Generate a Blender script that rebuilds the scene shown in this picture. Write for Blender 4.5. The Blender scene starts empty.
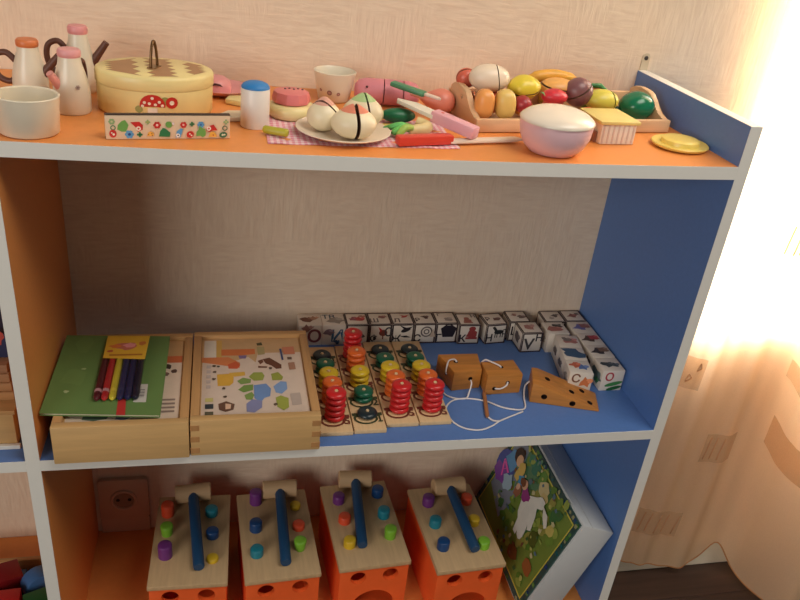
import bpy, bmesh, math, random
from mathutils import Vector, Matrix

# ---------------------------------------------------------------- set-up: camera, light, exposure
S = bpy.context.scene
COL = S.collection
K = 0.001                                    # everything below is in millimetres above the floor
W, D = 824.4, 290.7                          # inner width of the bay, depth of the shelf (wall at y = D)
ZM, ZT, ZB = 624.0, 1022.5, 217.4            # top faces of middle, top and bottom shelf
TH = 16.0

cam_d = bpy.data.cameras.new('camera'); cam = bpy.data.objects.new('camera', cam_d); COL.objects.link(cam)
cam_d.sensor_fit = 'HORIZONTAL'; cam_d.sensor_width = 36; cam_d.lens = 34.843
cam_d.clip_start = 0.02; cam_d.clip_end = 50
R = Vector((0.97456012, -0.19947083, 0.10219573)); U = Vector((0.00712171, 0.48330414, 0.87542355)); F = Vector((0.22401308, 0.85242507, -0.47242951))
m = Matrix((R, U, -F)).transposed().to_4x4(); m.translation = Vector((216.437, -791.334, ZM + 657.672)) * K
cam.matrix_world = m
S.camera = cam

world = bpy.data.worlds.new('world'); S.world = world; world.use_nodes = True
wbg = world.node_tree.nodes['Background']; wbg.inputs[0].default_value = (1.0, 0.92, 0.84, 1); wbg.inputs[1].default_value = 0.09

def area(name, loc, target, sx, sy, power, color, spread=math.pi):
    l = bpy.data.lights.new(name, 'AREA'); l.shape = 'RECTANGLE'; l.size = sx * K; l.size_y = sy * K
    l.energy = power; l.color = color; l.spread = spread
    o = bpy.data.objects.new(name, l); COL.objects.link(o); o.location = Vector(loc) * K
    o.rotation_euler = (Vector(target) - Vector(loc)).to_track_quat('-Z', 'Y').to_euler()
    return o
# daylight through the window beside the shelf, and through the windows across the room
area('window_daylight', (2000, 620, 1300), (2000, 0, 1250), 2050, 1750, 300, (1.0, 0.97, 0.90))
area('room_window_light', (-1650, -2500, 1550), (450, 200, 850), 1500, 1300, 40, (1.0, 0.94, 0.87))
area('overhead_fill_light', (1150, -700, 2500), (700, 100, 900), 1200, 800, 21, (1.0, 0.93, 0.83))  # added unseen fill from above, brightens the top shelf and upper right wall
S.view_settings.view_transform = 'Standard'; S.view_settings.look = 'None'
S.view_settings.gamma = 1; S.view_settings.use_curve_mapping = False
S.view_settings.exposure = 0.0

# ---------------------------------------------------------------- materials
def lin(c):
    out = []
    for v in c:
        v /= 255.0
        out.append(v / 12.92 if v <= 0.04045 else ((v + 0.055) / 1.055) ** 2.4)
    return tuple(out) + (1.0,)
_mc = {}
def paint(rgb, rough=0.45, vary=0.10, scale=60, bump=0.0, spec=0.5):
    """plain painted / plastic / lacquered surface with a little procedural unevenness"""
    key = ('p', tuple(rgb), rough, vary, scale, bump, spec)
    if key in _mc: return _mc[key]
    mt = bpy.data.materials.new('paint_%d_%d_%d' % tuple(rgb)); mt.use_nodes = True
    nt = mt.node_tree; b = nt.nodes['Principled BSDF']
    b.inputs['Roughness'].default_value = rough; b.inputs['Specular IOR Level'].default_value = spec
    tc = nt.nodes.new('ShaderNodeTexCoord'); n = nt.nodes.new('ShaderNodeTexNoise'); n.inputs['Scale'].default_value = scale; n.inputs['Detail'].default_value = 4
    nt.links.new(tc.outputs['Object'], n.inputs['Vector'])
    mx = nt.nodes.new('ShaderNodeMix'); mx.data_type = 'RGBA'
    c = lin(rgb)
    mx.inputs[6].default_value = tuple(v * (1 - vary) for v in c[:3]) + (1,)
    mx.inputs[7].default_value = tuple(min(1, v * (1 + vary)) for v in c[:3]) + (1,)
    nt.links.new(n.outputs['Fac'], mx.inputs[0]); nt.links.new(mx.outputs[2], b.inputs['Base Color'])
    if bump:
        bp = nt.nodes.new('ShaderNodeBump'); bp.inputs['Strength'].default_value = bump; bp.inputs['Distance'].default_value = 0.001
        nt.links.new(n.outputs['Fac'], bp.inputs['Height']); nt.links.new(bp.outputs['Normal'], b.inputs['Normal'])
    _mc[key] = mt; return mt
def wood(rgb, axis=0, rough=0.55, contrast=0.18, scale=9):
    key = ('w', tuple(rgb), axis, rough, contrast, scale)
    if key in _mc: return _mc[key]
    mt = bpy.data.materials.new('wood_%d_%d_%d' % tuple(rgb)); mt.use_nodes = True
    nt = mt.node_tree; b = nt.nodes['Principled BSDF']; b.inputs['Roughness'].default_value = rough
    tc = nt.nodes.new('ShaderNodeTexCoord'); mp = nt.nodes.new('ShaderNodeMapping')
    sc = [scale * 14] * 3; sc[axis] = scale
    mp.inputs['Scale'].default_value = sc
    nt.links.new(tc.outputs['Object'], mp.inputs['Vector'])
    n = nt.nodes.new('ShaderNodeTexNoise'); n.inputs['Scale'].default_value = 1.0; n.inputs['Detail'].default_value = 6; n.inputs['Roughness'].default_value = 0.6
    nt.links.new(mp.outputs['Vector'], n.inputs['Vector'])
    rp = nt.nodes.new('ShaderNodeValToRGB'); c = lin(rgb)
    rp.color_ramp.elements[0].position = 0.3; rp.color_ramp.elements[0].color = tuple(v * (1 - contrast * 1.4) for v in c[:3]) + (1,)
    rp.color_ramp.elements[1].position = 0.7; rp.color_ramp.elements[1].color = tuple(min(1, v * (1 + contrast)) for v in c[:3]) + (1,)
    nt.links.new(n.outputs['Fac'], rp.inputs['Fac']); nt.links.new(rp.outputs['Color'], b.inputs['Base Color'])
    bp = nt.nodes.new('ShaderNodeBump'); bp.inputs['Strength'].default_value = 0.15; bp.inputs['Distance'].default_value = 0.0005
    nt.links.new(n.outputs['Fac'], bp.inputs['Height']); nt.links.new(bp.outputs['Normal'], b.inputs['Normal'])
    _mc[key] = mt; return mt

def mat_wallpaper():
    mt = bpy.data.materials.new('wallpaper'); mt.use_nodes = True
    nt = mt.node_tree; b = nt.nodes['Principled BSDF']; b.inputs['Roughness'].default_value = 0.75; b.inputs['Specular IOR Level'].default_value = 0.25
    tc = nt.nodes.new('ShaderNodeTexCoord')
    def nz(scale, detail, dist):
        mp = nt.nodes.new('ShaderNodeMapping'); mp.inputs['Scale'].default_value = scale
        nt.links.new(tc.outputs['Object'], mp.inputs['Vector'])
        n = nt.nodes.new('ShaderNodeTexNoise'); n.inputs['Scale'].default_value = 1; n.inputs['Detail'].default_value = detail
        n.inputs['Distortion'].default_value = dist; nt.links.new(mp.outputs['Vector'], n.inputs['Vector'])
        return n.outputs['Fac']
    a = nz((190, 10, 26), 3, 0.7)                    # long upright strokes pressed into the paper
    h = nz((30, 10, 170), 3, 0.6)                    # short crosswise strokes
    g = nz((12, 12, 12), 2, 0.0)
    mx = nt.nodes.new('ShaderNodeMix'); mx.data_type = 'FLOAT'
    st = nt.nodes.new('ShaderNodeMapRange'); st.inputs[1].default_value = 0.42; st.inputs[2].default_value = 0.58
    nt.links.new(g, st.inputs[0]); nt.links.new(st.outputs[0], mx.inputs[0]); nt.links.new(a, mx.inputs[2]); nt.links.new(h, mx.inputs[3])
    bp = nt.nodes.new('ShaderNodeBump'); bp.inputs['Strength'].default_value = 0.55; bp.inputs['Distance'].default_value = 0.0016
    nt.links.new(mx.outputs[0], bp.inputs['Height']); nt.links.new(bp.outputs['Normal'], b.inputs['Normal'])
    rp = nt.nodes.new('ShaderNodeValToRGB')
    rp.color_ramp.elements[0].position = 0.3; rp.color_ramp.elements[0].color = lin((226, 203, 178))
    rp.color_ramp.elements[1].position = 0.7; rp.color_ramp.elements[1].color = lin((238, 218, 193))
    nt.links.new(mx.outputs[0], rp.inputs['Fac']); nt.links.new(rp.outputs['Color'], b.inputs['Base Color'])
    return mt
def mat_sheer(name, rgb, through):
    mt = bpy.data.materials.new(name); mt.use_nodes = True; nt = mt.node_tree
    nt.nodes.remove(nt.nodes['Principled BSDF']); out = nt.nodes['Material Output']
    tc = nt.nodes.new('ShaderNodeTexCoord'); w = nt.nodes.new('ShaderNodeTexNoise'); w.inputs['Scale'].default_value = 400
    nt.links.new(tc.outputs['Object'], w.inputs['Vector'])
    mp = nt.nodes.new('ShaderNodeMapRange'); mp.inputs[3].default_value = through - 0.06; mp.inputs[4].default_value = through + 0.06
    nt.links.new(w.outputs['Fac'], mp.inputs[0])
    d = nt.nodes.new('ShaderNodeBsdfDiffuse'); t = nt.nodes.new('ShaderNodeBsdfTranslucent'); tr = nt.nodes.new('ShaderNodeBsdfTransparent')
    d.inputs[0].default_value = lin(rgb); t.inputs[0].default_value = lin(rgb); tr.inputs[0].default_value = lin([v + (255 - v) * .55 for v in rgb])
    m1 = nt.nodes.new('ShaderNodeMixShader'); m1.inputs[0].default_value = 0.5
    nt.links.new(d.outputs[0], m1.inputs[1]); nt.links.new(t.outputs[0], m1.inputs[2])
    m2 = nt.nodes.new('ShaderNodeMixShader'); nt.links.new(mp.outputs[0], m2.inputs[0]); nt.links.new(m1.outputs[0], m2.inputs[1]); nt.links.new(tr.outputs[0], m2.inputs[2])
    nt.links.new(m2.outputs[0], out.inputs[0]); return mt
def mat_glass(name, rgb=(255, 255, 255), rough=0.0):
    mt = bpy.data.materials.new(name); mt.use_nodes = True; nt = mt.node_tree
    nt.nodes.remove(nt.nodes['Principled BSDF']); out = nt.nodes['Material Output']
    g = nt.nodes.new('ShaderNodeBsdfGlossy'); g.inputs['Roughness'].default_value = rough + 0.02
    tr = nt.nodes.new('ShaderNodeBsdfTransparent'); tr.inputs[0].default_value = lin(rgb)
    mx = nt.nodes.new('ShaderNodeMixShader'); mx.inputs[0].default_value = 0.05; nt.links.new(tr.outputs[0], mx.inputs[1]); nt.links.new(g.outputs[0], mx.inputs[2])
    nt.links.new(mx.outputs[0], out.inputs[0]); return mt
def mat_metal(rgb, rough=0.35):
    mt = paint(rgb, rough, 0.06, 90, 0.0, 0.5).copy(); mt.name = 'metal'; mt.node_tree.nodes['Principled BSDF'].inputs['Metallic'].default_value = 0.85
    return mt

# ---------------------------------------------------------------- mesh helpers (millimetres)
def link(o, parent=None):
    COL.objects.link(o)
    if parent is not None: o.parent = parent
    return o
def mk(name, bm, mat, parent=None, loc=(0, 0, 0), rot=(0, 0, 0), smooth=None):
    me = bpy.data.meshes.new(name)
    bmesh.ops.scale(bm, vec=(K, K, K), verts=bm.verts)
    bmesh.ops.recalc_face_normals(bm, faces=bm.faces)
    bm.to_mesh(me); bm.free()
    for mm in (mat if isinstance(mat, (list, tuple)) else [mat]): me.materials.append(mm)
    if smooth is not None:
        me.polygons.foreach_set('use_smooth', [True] * len(me.polygons)); me.set_sharp_from_angle(angle=math.radians(smooth))
    o = bpy.data.objects.new(name, me); o.location = Vector(loc) * K; o.rotation_euler = rot
    return link(o, parent)
def empty(name, loc, rz=0.0):
    o = bpy.data.objects.new(name, None); o.empty_display_size = 0.02; o.location = Vector(loc) * K; o.rotation_euler = (0, 0, rz)
    return link(o)
def tag(o, label, cat, group=None):
    o['label'] = label; o['category'] = cat
    if group: o['group'] = group
    return o
def struct(o): o['kind'] = 'structure'; return o
def NB(): return bmesh.new()
def box(bm, x0, x1, y0, y1, z0, z1, bev=0.0, seg=2):
    r = bmesh.ops.create_cube(bm, size=1.0)
    vs = r['verts']
    for v in vs:
        v.co = Vector((x0 + (v.co.x + .5) * (x1 - x0), y0 + (v.co.y + .5) * (y1 - y0), z0 + (v.co.z + .5) * (z1 - z0)))
    if bev:
        es = list({e for v in vs for e in v.link_edges})
        bmesh.ops.bevel(bm, geom=es, offset=bev, segments=seg, profile=0.5, affect='EDGES')
    return bm
def lathe(bm, prof, seg=36, cx=0, cy=0, cz=0, sx=1.0, sy=1.0, cap=True):
    rings = []
    for r, z in prof:
        if r <= 1e-6: rings.append([bm.verts.new((cx, cy, cz + z))])
        else: rings.append([bm.verts.new((cx + r * sx * math.cos(2 * math.pi * k / seg), cy + r * sy * math.sin(2 * math.pi * k / seg), cz + z)) for k in range(seg)])
    for a, b in zip(rings, rings[1:]):
        for k in range(seg):
            q = [a[k % len(a)], a[(k + 1) % seg] if len(a) > 1 else a[0], b[(k + 1) % seg] if len(b) > 1 else b[0], b[k % len(b)]]
            u = []
            for v in q:
                if v not in u: u.append(v)
            if len(u) >= 3:
                try: bm.faces.new(u)
                except ValueError: pass
    if cap:
        for g in (rings[0], rings[-1]):
            if len(g) > 2:
                try: bm.faces.new(g)
                except ValueError: pass
    return bm
def catmull(pts, n=6, closed=False):
    P = [Vector(q) for q in pts]; out = []
    N = len(P); rng = N if closed else N - 1
    for i in range(rng):
        if closed: p0, p1, p2, p3 = P[(i - 1) % N], P[i], P[(i + 1) % N], P[(i + 2) % N]
        else: p0, p1, p2, p3 = P[max(i - 1, 0)], P[i], P[i + 1], P[min(i + 2, N - 1)]
        for k in range(n):
            t = k / n
            out.append(0.5 * ((2 * p1) + (p2 - p0) * t + (2 * p0 - 5 * p1 + 4 * p2 - p3) * t * t + (3 * p1 - p0 - 3 * p2 + p3) * t ** 3))
    if not closed: out.append(P[-1])
    return out
def tube(bm, pts, rad, seg=10, closed=False):
    """swept round section; rad is a number or one radius for each point"""
    P = [Vector(q) for q in pts]; N = len(P)
    rr = rad if isinstance(rad, (list, tuple)) else [rad] * N
    rings = []; up = None
    for i in range(N):
        t = (P[(i + 1) % N] - P[i - 1]) if closed else (P[min(i + 1, N - 1)] - P[max(i - 1, 0)])
        t.normalize()
        if up is None:
            up = Vector((0, 0, 1)) if abs(t.z) < 0.9 else Vector((1, 0, 0))
        s = t.cross(up); s.normalize(); up = s.cross(t)
        rings.append([bm.verts.new(P[i] + (s * math.cos(2 * math.pi * k / seg) + up * math.sin(2 * math.pi * k / seg)) * rr[i]) for k in range(seg)])
    M_ = N if closed else N - 1
    for i in range(M_):
        a, b = rings[i], rings[(i + 1) % N]
        for k in range(seg): bm.faces.new((a[k], a[(k + 1) % seg], b[(k + 1) % seg], b[k]))
    if not closed:
        bm.faces.new(rings[0]); bm.faces.new(rings[-1])
    return bm
def ball(bm, c, r, useg=28, vseg=18, shape=None):
    """ellipsoid; shape(x, y, z) on the unit ball may bend it"""
    res = bmesh.ops.create_uvsphere(bm, u_segments=useg, v_segments=vseg, radius=1.0)
    for v in res['verts']:
        q = v.co.copy()
        if shape: q = Vector(shape(q.x, q.y, q.z))
        v.co = Vector((c[0] + q.x * r[0], c[1] + q.y * r[1], c[2] + q.z * r[2]))
    return bm
def prism(bm, poly, z0, z1, bev=0.0):
    a = [bm.verts.new((x, y, z0)) for x, y in poly]; b = [bm.verts.new((x, y, z1)) for x, y in poly]
    n = len(poly); fs = [bm.faces.new(a[::-1]), bm.faces.new(b)]
    for k in range(n): fs.append(bm.faces.new((a[k], a[(k + 1) % n], b[(k + 1) % n], b[k])))
    if bev:
        es = list({e for f in fs[:2] for e in f.edges})
        bmesh.ops.bevel(bm, geom=es, offset=bev, segments=2, profile=0.5, affect='EDGES')
    return bm
def cut(bm, co, no):
    """keep the side the normal points away from, close the cut"""
    r = bmesh.ops.bisect_plane(bm, geom=bm.verts[:] + bm.edges[:] + bm.faces[:], plane_co=co, plane_no=no, clear_outer=True)
    es = [e for e in bm.edges if e.is_boundary]
    if es: bmesh.ops.holes_fill(bm, edges=es, sides=0)
    return bm
def xform(bm, rot=(0, 0, 0), loc=(0, 0, 0)):
    from mathutils import Euler
    bmesh.ops.transform(bm, matrix=Matrix.Translation(Vector(loc)) @ Euler(rot).to_matrix().to_4x4(), verts=bm.verts)
    return bm
def boolean_cut(o, cutter_bm, hole_mat=None):
    me = bpy.data.meshes.new('cutter'); bmesh.ops.scale(cutter_bm, vec=(K, K, K), verts=cutter_bm.verts)
    bmesh.ops.recalc_face_normals(cutter_bm, faces=cutter_bm.faces); cutter_bm.to_mesh(me); cutter_bm.free()
    if hole_mat: me.materials.append(hole_mat)
    c = bpy.data.objects.new('cutter', me); COL.objects.link(c); c.matrix_world = Matrix.Identity(4)
    old = (o.location.copy(), o.rotation_euler.copy(), o.parent); o.parent = None; o.location = (0, 0, 0); o.rotation_euler = (0, 0, 0)
    md = o.modifiers.new('b', 'BOOLEAN'); md.object = c; md.operation = 'DIFFERENCE'; md.solver = 'EXACT'
    if hole_mat: md.material_mode = 'TRANSFER'
    dg = bpy.context.evaluated_depsgraph_get(); nm = bpy.data.meshes.new_from_object(o.evaluated_get(dg))
    o.modifiers.clear(); o.data = nm; bpy.data.objects.remove(c)
    o.location, o.rotation_euler, o.parent = old
_txt = {}
def glyphs(s):
    if s not in _txt:
        c = bpy.data.curves.new('t', 'FONT'); c.body = s; c.resolution_u = 3; c.offset = 0.022; c.align_x = 'CENTER'; c.align_y = 'CENTER'
        o = bpy.data.objects.new('t', c); COL.objects.link(o)
        dg = bpy.context.evaluated_depsgraph_get(); me = o.evaluated_get(dg).to_mesh()
        _txt[s] = ([tuple(v.co[:2]) for v in me.vertices], [tuple(q.vertices) for q in me.polygons])
        o.evaluated_get(dg).to_mesh_clear(); bpy.data.objects.remove(o); bpy.data.curves.remove(c)
    return _txt[s]
class Print:
    """flat print: coloured shapes laid on a face given by origin and two directions"""
    def __init__(s): s.items = []
    def poly(s, pts, rgb): s.items.append((pts, [tuple(range(len(pts)))], rgb)); return s
    def rect(s, u0, v0, u1, v1, rgb): return s.poly([(u0, v0), (u1, v0), (u1, v1), (u0, v1)], rgb)
    def oval(s, u, v, a, b, rgb, rot=0, n=14):
        c, d = math.cos(rot), math.sin(rot); L = []
        for k in range(n):
            x, y = a * math.cos(2 * math.pi * k / n), b * math.sin(2 * math.pi * k / n); L.append((u + x * c - y * d, v + x * d + y * c))
        return s.poly(L, rgb)
    def ring(s, u, v, a, b, w, rgb, n=22, t0=0.0, t1=1.0):
        closed = t1 - t0 > 0.999; cnt = n if closed else n + 1; P = []; Fc = []
        for k in range(cnt):
            t = 2 * math.pi * (t0 + (t1 - t0) * k / n); P += [(u + a * math.cos(t), v + b * math.sin(t)), (u + (a - w) * math.cos(t), v + (b - w) * math.sin(t))]
        for k in range(n):
            j = (k + 1) % cnt; Fc.append((2 * k, 2 * j, 2 * j + 1, 2 * k + 1))
        s.items.append((P, Fc, rgb)); return s
    def blob(s, u, v, a, b, rgb, seed=0, n=12, jag=0.25):
        rd = random.Random(seed); L = []
        for k in range(n):
            f = 1 + jag * (rd.random() * 2 - 1); t = 2 * math.pi * k / n; L.append((u + a * f * math.cos(t), v + b * f * math.sin(t)))
        return s.poly(L, rgb)
    def flower(s, u, v, r, rgb, mid, n=6):
        for k in range(n): s.oval(u + r * .62 * math.cos(6.283 * k / n), v + r * .62 * math.sin(6.283 * k / n), r * .42, r * .42, rgb, n=8)
        s.oval(u, v, r * .55, r * .55, rgb, n=10); return s.oval(u, v, r * .35, r * .35, mid, n=10)
    def text(s, t, u, v, size, rgb, rot=0):
        P, Fc = glyphs(t); c, d = math.cos(rot), math.sin(rot)
        s.items.append(([(u + size * (x * c - y * d), v + size * (x * d + y * c)) for x, y in P], Fc, rgb)); return s
    def build(s, name, parent, org, uu, vv, lift=0.2, step=0.03, rough=0.5):
        o = Vector(org); uu = Vector(uu); vv = Vector(vv); nn = uu.cross(vv); nn.normalize()
        V = []; Fs = []; mi = []; mats = []; idx = {}
        for i, (P, Fc, rgb) in enumerate(s.items):
            base = len(V); off = o + nn * (lift + step * i)
            V += [tuple((off + uu * a + vv * b) * K) for a, b in P]
            if tuple(rgb) not in idx: idx[tuple(rgb)] = len(mats); mats.append(paint(rgb, rough))
            for f in Fc: Fs.append(tuple(base + q for q in f)); mi.append(idx[tuple(rgb)])
        me = bpy.data.meshes.new(name); me.from_pydata(V, [], Fs); me.update()
        for mm in mats: me.materials.append(mm)
        me.polygons.foreach_set('material_index', mi)
        ob = bpy.data.objects.new(name, me); return link(ob, parent)
def dup(root, loc, rz=0.0):
    r = root.copy(); COL.objects.link(r); r.location = Vector(loc) * K; r.rotation_euler = (0, 0, rz)
    for ch in list(root.children):
        c = ch.copy(); COL.objects.link(c); c.parent = r
        for g in list(ch.children):
            d = g.copy(); COL.objects.link(d); d.parent = c
    return r

WHITE = paint((226, 224, 216), 0.5, 0.03)
ORANGE = paint((230, 147, 76), 0.42, 0.06, 140)
BLUE = paint((88, 126, 188), 0.42, 0.07, 160)

# ---------------------------------------------------------------- the room
WX0, WX1, WZ0, WZ1 = 1040, 2900, 605, 2100           # window opening in the back wall
bm = NB()
box(bm, -1500, WX0, D, D + 260, 0, 2600); box(bm, WX1, 3400, D, D + 260, 0, 2600)
box(bm, WX0, WX1, D, D + 260, 0, WZ0); box(bm, WX0, WX1, D, D + 260, WZ1, 2600)
wall = struct(mk('wall_back', bm, mat_wallpaper()))
bm = NB(); box(bm, -1500, 3400, -2200, D + 260, -40, -14)
floor = struct(mk('floor', bm, paint((40, 28, 24), 0.6)))
pm = wood((62, 43, 35), 0, 0.5, 0.3, 4)
pb = NB(); box(pb, -2450, 2450, -46.5, 46.5, -14, 0, 1.0, 1)
pl = mk('plank', pb, pm, floor, (950, D - 47, 0))
for k in range(1, 16):
    q = pl.copy(); COL.objects.link(q); q.location = Vector((950 + 130 * (k % 3), D - 47 - 94 * k, 0)) * K
bm = NB(); box(bm, 845, 3400, D - 14, D - 0.5, 0.5, 82, 3.0); struct(mk('baseboard_back', bm, paint((226, 214, 190), 0.5, 0.04)))
win = struct(empty('window_1', (0, D + 150, 0)))
fw = paint((235, 233, 226), 0.35, 0.02)
bm = NB()
box(bm, WX0, WX0 + 38, 0, 55, WZ0, WZ1, 4); box(bm, WX1 - 60, WX1, 0, 55, WZ0, WZ1, 4); box(bm, WX0, WX1, 0, 55, WZ0, WZ0 + 45, 4); box(bm, WX0, WX1, 0, 55, WZ1 - 60, WZ1, 4)
mk('window_frame', bm, fw, win)
bm = NB(); box(bm, 1970, 2030, 2, 53, WZ0 + 58, WZ1 - 58, 4); mk('mullion', bm, fw, win)
gl = mat_glass('window_glass')
for a, b in ((WX0 + 36, 1972), (2028, WX1 - 58)):
    bm = NB(); box(bm, a, b, 24, 30, WZ0 + 43, WZ1 - 58); mk('pane', bm, gl, win)
bm = NB(); box(bm, WX0, WX1, -149, 2, WZ0, WZ0 + 18, 3); mk('window_sill', bm, fw, win)

# ---------------------------------------------------------------- shelf unit
def sag(x):                                           # the loaded top board hangs a little in the middle
    u = x / W
    return -4.0 * max(0.0, 4 * u * (1 - u))
def zt(x): return ZT + sag(x)
unit = tag(empty('shelf_unit', (W / 2, D / 2, 0)), 'open shelf unit with blue and orange boards edged in white', 'shelf')
UO = (-W / 2, -D / 2, 0)
def board(name, x0, x1, z0, z1, mat, band, y1=D - 1.0, top_band=False):
    bm = NB(); box(bm, x0, x1, 0.8, y1, z0, z1); o = mk(name, bm, mat, unit, UO)
    bm = NB(); box(bm, x0 - .05, x1 + .05, 0, 0.8, z0 - .05, z1 + .05, 0.25, 1); mk('edge_band', bm, band, o)
    if top_band:
        bm = NB(); box(bm, x0 - .05, x1 + .05, 0, y1, z1, z1 + 0.8, 0.25, 1); mk('edge_band', bm, band, o)
    return o
board('side_panel', W, W + TH, 1, ZT + 49.3, BLUE, WHITE, top_band=True)
board('divider', -TH, 0, 1, ZT - TH, ORANGE, WHITE)
board('side_panel', -TH - 420, -420, 1, ZT + 49.3, ORANGE, WHITE, top_band=True)
board('shelf', 0, W, ZM - TH, ZM, BLUE, WHITE); board('shelf', -420, -TH, ZM - TH, ZM, BLUE, WHITE)
board('shelf', 0, W, ZB - TH, ZB, ORANGE, WHITE); board('shelf', -420, -TH, ZB - TH, ZB, ORANGE, WHITE)
bm = NB(); box(bm, -420, W, 20, 36, 1, ZB - TH); mk('plinth', bm, BLUE, unit, UO)
# top board, bent
def bent(name, y0, y1, mat, parent, loc, z0=-TH, z1=0.0, e=0.0):
    bm = NB(); xs = [-420] + [W * k / 24 for k in range(0, 25)]; rows = []
    for x in xs:
        s = ZT + sag(x) if x >= 0 else ZT
        rows.append([bm.verts.new(v) for v in ((x, y0, s + z0 - e), (x, y1, s + z0 - e), (x, y1, s + z1 + e), (x, y0, s + z1 + e))])
    for a, b in zip(rows, rows[1:]):
        for k in range(4): bm.faces.new((a[k], a[(k + 1) % 4], b[(k + 1) % 4], b[k]))
    bm.faces.new(rows[0]); bm.faces.new(rows[-1])
    return mk(name, bm, mat, parent, loc)
tb = bent('top_shelf', 0.8, D - 1, ORANGE, unit, UO)
bent('edge_band', 0.0, 0.8, WHITE, tb, (0, 0, 0), e=0.05)
def rrect0(x0, x1, z0, z1, r, n=6):
    L = []
    for cx, cz, a in ((x1 - r, z1 - r, 0), (x0 + r, z1 - r, 90), (x0 + r, z0 + r, 180), (x1 - r, z0 + r, 270)):
        for k in range(n + 1):
            t = math.radians(a + 90 * k / n); L.append((cx + r * math.cos(t), cz + r * math.sin(t)))
    return L
steel = paint((206, 190, 164), 0.35, 0.05)
br = NB(); prism(br, rrect0(826.5, 838.5, ZT + 46, ZT + 75, 5.8), 0, 2.0); xform(br, (math.pi / 2, 0, 0), (0, D - 0.2, 0))
o = mk('mounting_bracket', br, steel, unit, UO)
bm = NB(); lathe(bm, [(0, 0), (3.2, 0), (3.0, 1.2), (1.8, 2.0), (0, 2.2)], 16); xform(bm, (math.pi / 2, 0, 0), (832.5, D - 2.2, ZT + 68)); mk('screw', bm, paint((60, 55, 50), 0.4), o, smooth=40)

# wall socket behind the bottom shelf
sk = tag(empty('wall_socket', (48, D, 295)), 'cream wall socket with dark recess behind the bottom shelf', 'socket')
def rrect(x0, x1, z0, z1, r, n=5):
    L = []
    for cx, cz, a in ((x1 - r, z1 - r, 0), (x0 + r, z1 - r, 90), (x0 + r, z0 + r, 180), (x1 - r, z0 + r, 270)):
        for k in range(n + 1):
            t = math.radians(a + 90 * k / n); L.append((cx + r * math.cos(t), cz + r * math.sin(t)))
    return L
crm = paint((205, 176, 150), 0.4, 0.04)
bm = NB(); prism(bm, rrect(-41, 41, -44, 44, 6), 0, 9, 1.5); xform(bm, (math.pi / 2, 0, 0)); plate = mk('cover_plate', bm, crm, sk, (0, -0.3, 0), smooth=35)
bm = NB(); lathe(bm, [(17, 0), (22, 0), (22, 3.0), (20, 4.0), (17.5, 3.0), (17, 0)], 32, cap=False); xform(bm, (math.pi / 2, 0, 0)); mk('rim', bm, crm, sk, (0, -9.3, 0), smooth=40)
bm = NB(); lathe(bm, [(0, 0), (17, 0), (17, 0.4), (0, 0.4)], 32); xform(bm, (math.pi / 2, 0, 0)); mk('recess', bm, paint((150, 125, 105), 0.5), sk, (0, -9.3, 0))
for s in (-1, 1):
    bm = NB(); lathe(bm, [(0, 0), (3.2, 0), (3.2, 0.5), (0, 0.5)], 14); xform(bm, (math.pi / 2, 0, 0), (s * 9.5, 0, 0)); mk('contact_hole', bm, paint((20, 15, 12), 0.6), sk, (0, -9.6, 0))
bm = NB(); box(bm, -41, 41, -7, -0.3, -77, -44.5, 1.5); mk('lower_cover', bm, crm, sk)

# ---------------------------------------------------------------- curtain
CP = [(1005, 268), (1050, 262), (1085, 256), (1130, 266), (1185, 264), (1235, 268), (1290, 246), (1318, 205), (1362, 132), (1415, 140), (1460, 215), (1500, 238), (1560, 225), (1620, 165), (1690, 150), (1750, 220), (1840, 245), (1930, 170), (2010, 150), (2080, 230), (2180, 240), (2280, 160), (2400, 170), (2520, 240), (2700, 180)]
path = catmull([(x, y, 0) for x, y in CP], 8)
NP = len(path); ZC = 2250; NV = 60
def csurf(i, v):                                      # i: index along the path, v: 0 at the hem, 1 at the rod
    q = path[i]; hem = 12 + max(0.0, (1240 - q.x) / 200) * 40 + 75 * math.exp(-((q.x - 1268) / 34.0) ** 2)
    amp = 1.0 - 0.45 * v
    y = 225 + (q.y - 225) * amp + 6 * math.sin(v * 7 + i * .15) * (1 - v) - 2 - 2 * math.sin(i * .8 + v * 3)
    return Vector((q.x + 14 * math.sin(v * 5 + i * .05) * (1 - v) * v * 3, min(y, D - 21), hem + (ZC - hem) * v))
sheer = mat_sheer('sheer_curtain', (236, 208, 174), 0.12)
ct = tag(empty('curtain', (1870, 220, 0)), 'sheer peach curtain with embroidered patches hanging beside the shelf unit', 'curtain')
CO = (-1870, -220, 0)
bm = NB(); G = [[bm.verts.new(csurf(i, k / NV)) for i in range(NP)] for k in range(NV + 1)]
for k in range(NV):
    for i in range(NP - 1): bm.faces.new((G[k][i], G[k][i + 1], G[k + 1][i + 1], G[k + 1][i]))
mk('fabric', bm, sheer, ct, CO, smooth=180)
bm = NB(); tube(bm, [csurf(i, 0) for i in range(0, NP)], 1.6, 6); mk('hem', bm, mat_sheer('hem_fabric', (214, 160, 110), 0.1), ct, CO, smooth=180)
bm = NB(); tube(bm, [(1000, 225, ZC + 8), (2900, 225, ZC + 8)], 12, 12); mk('rod', bm, WHITE, ct, CO, smooth=40)
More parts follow.
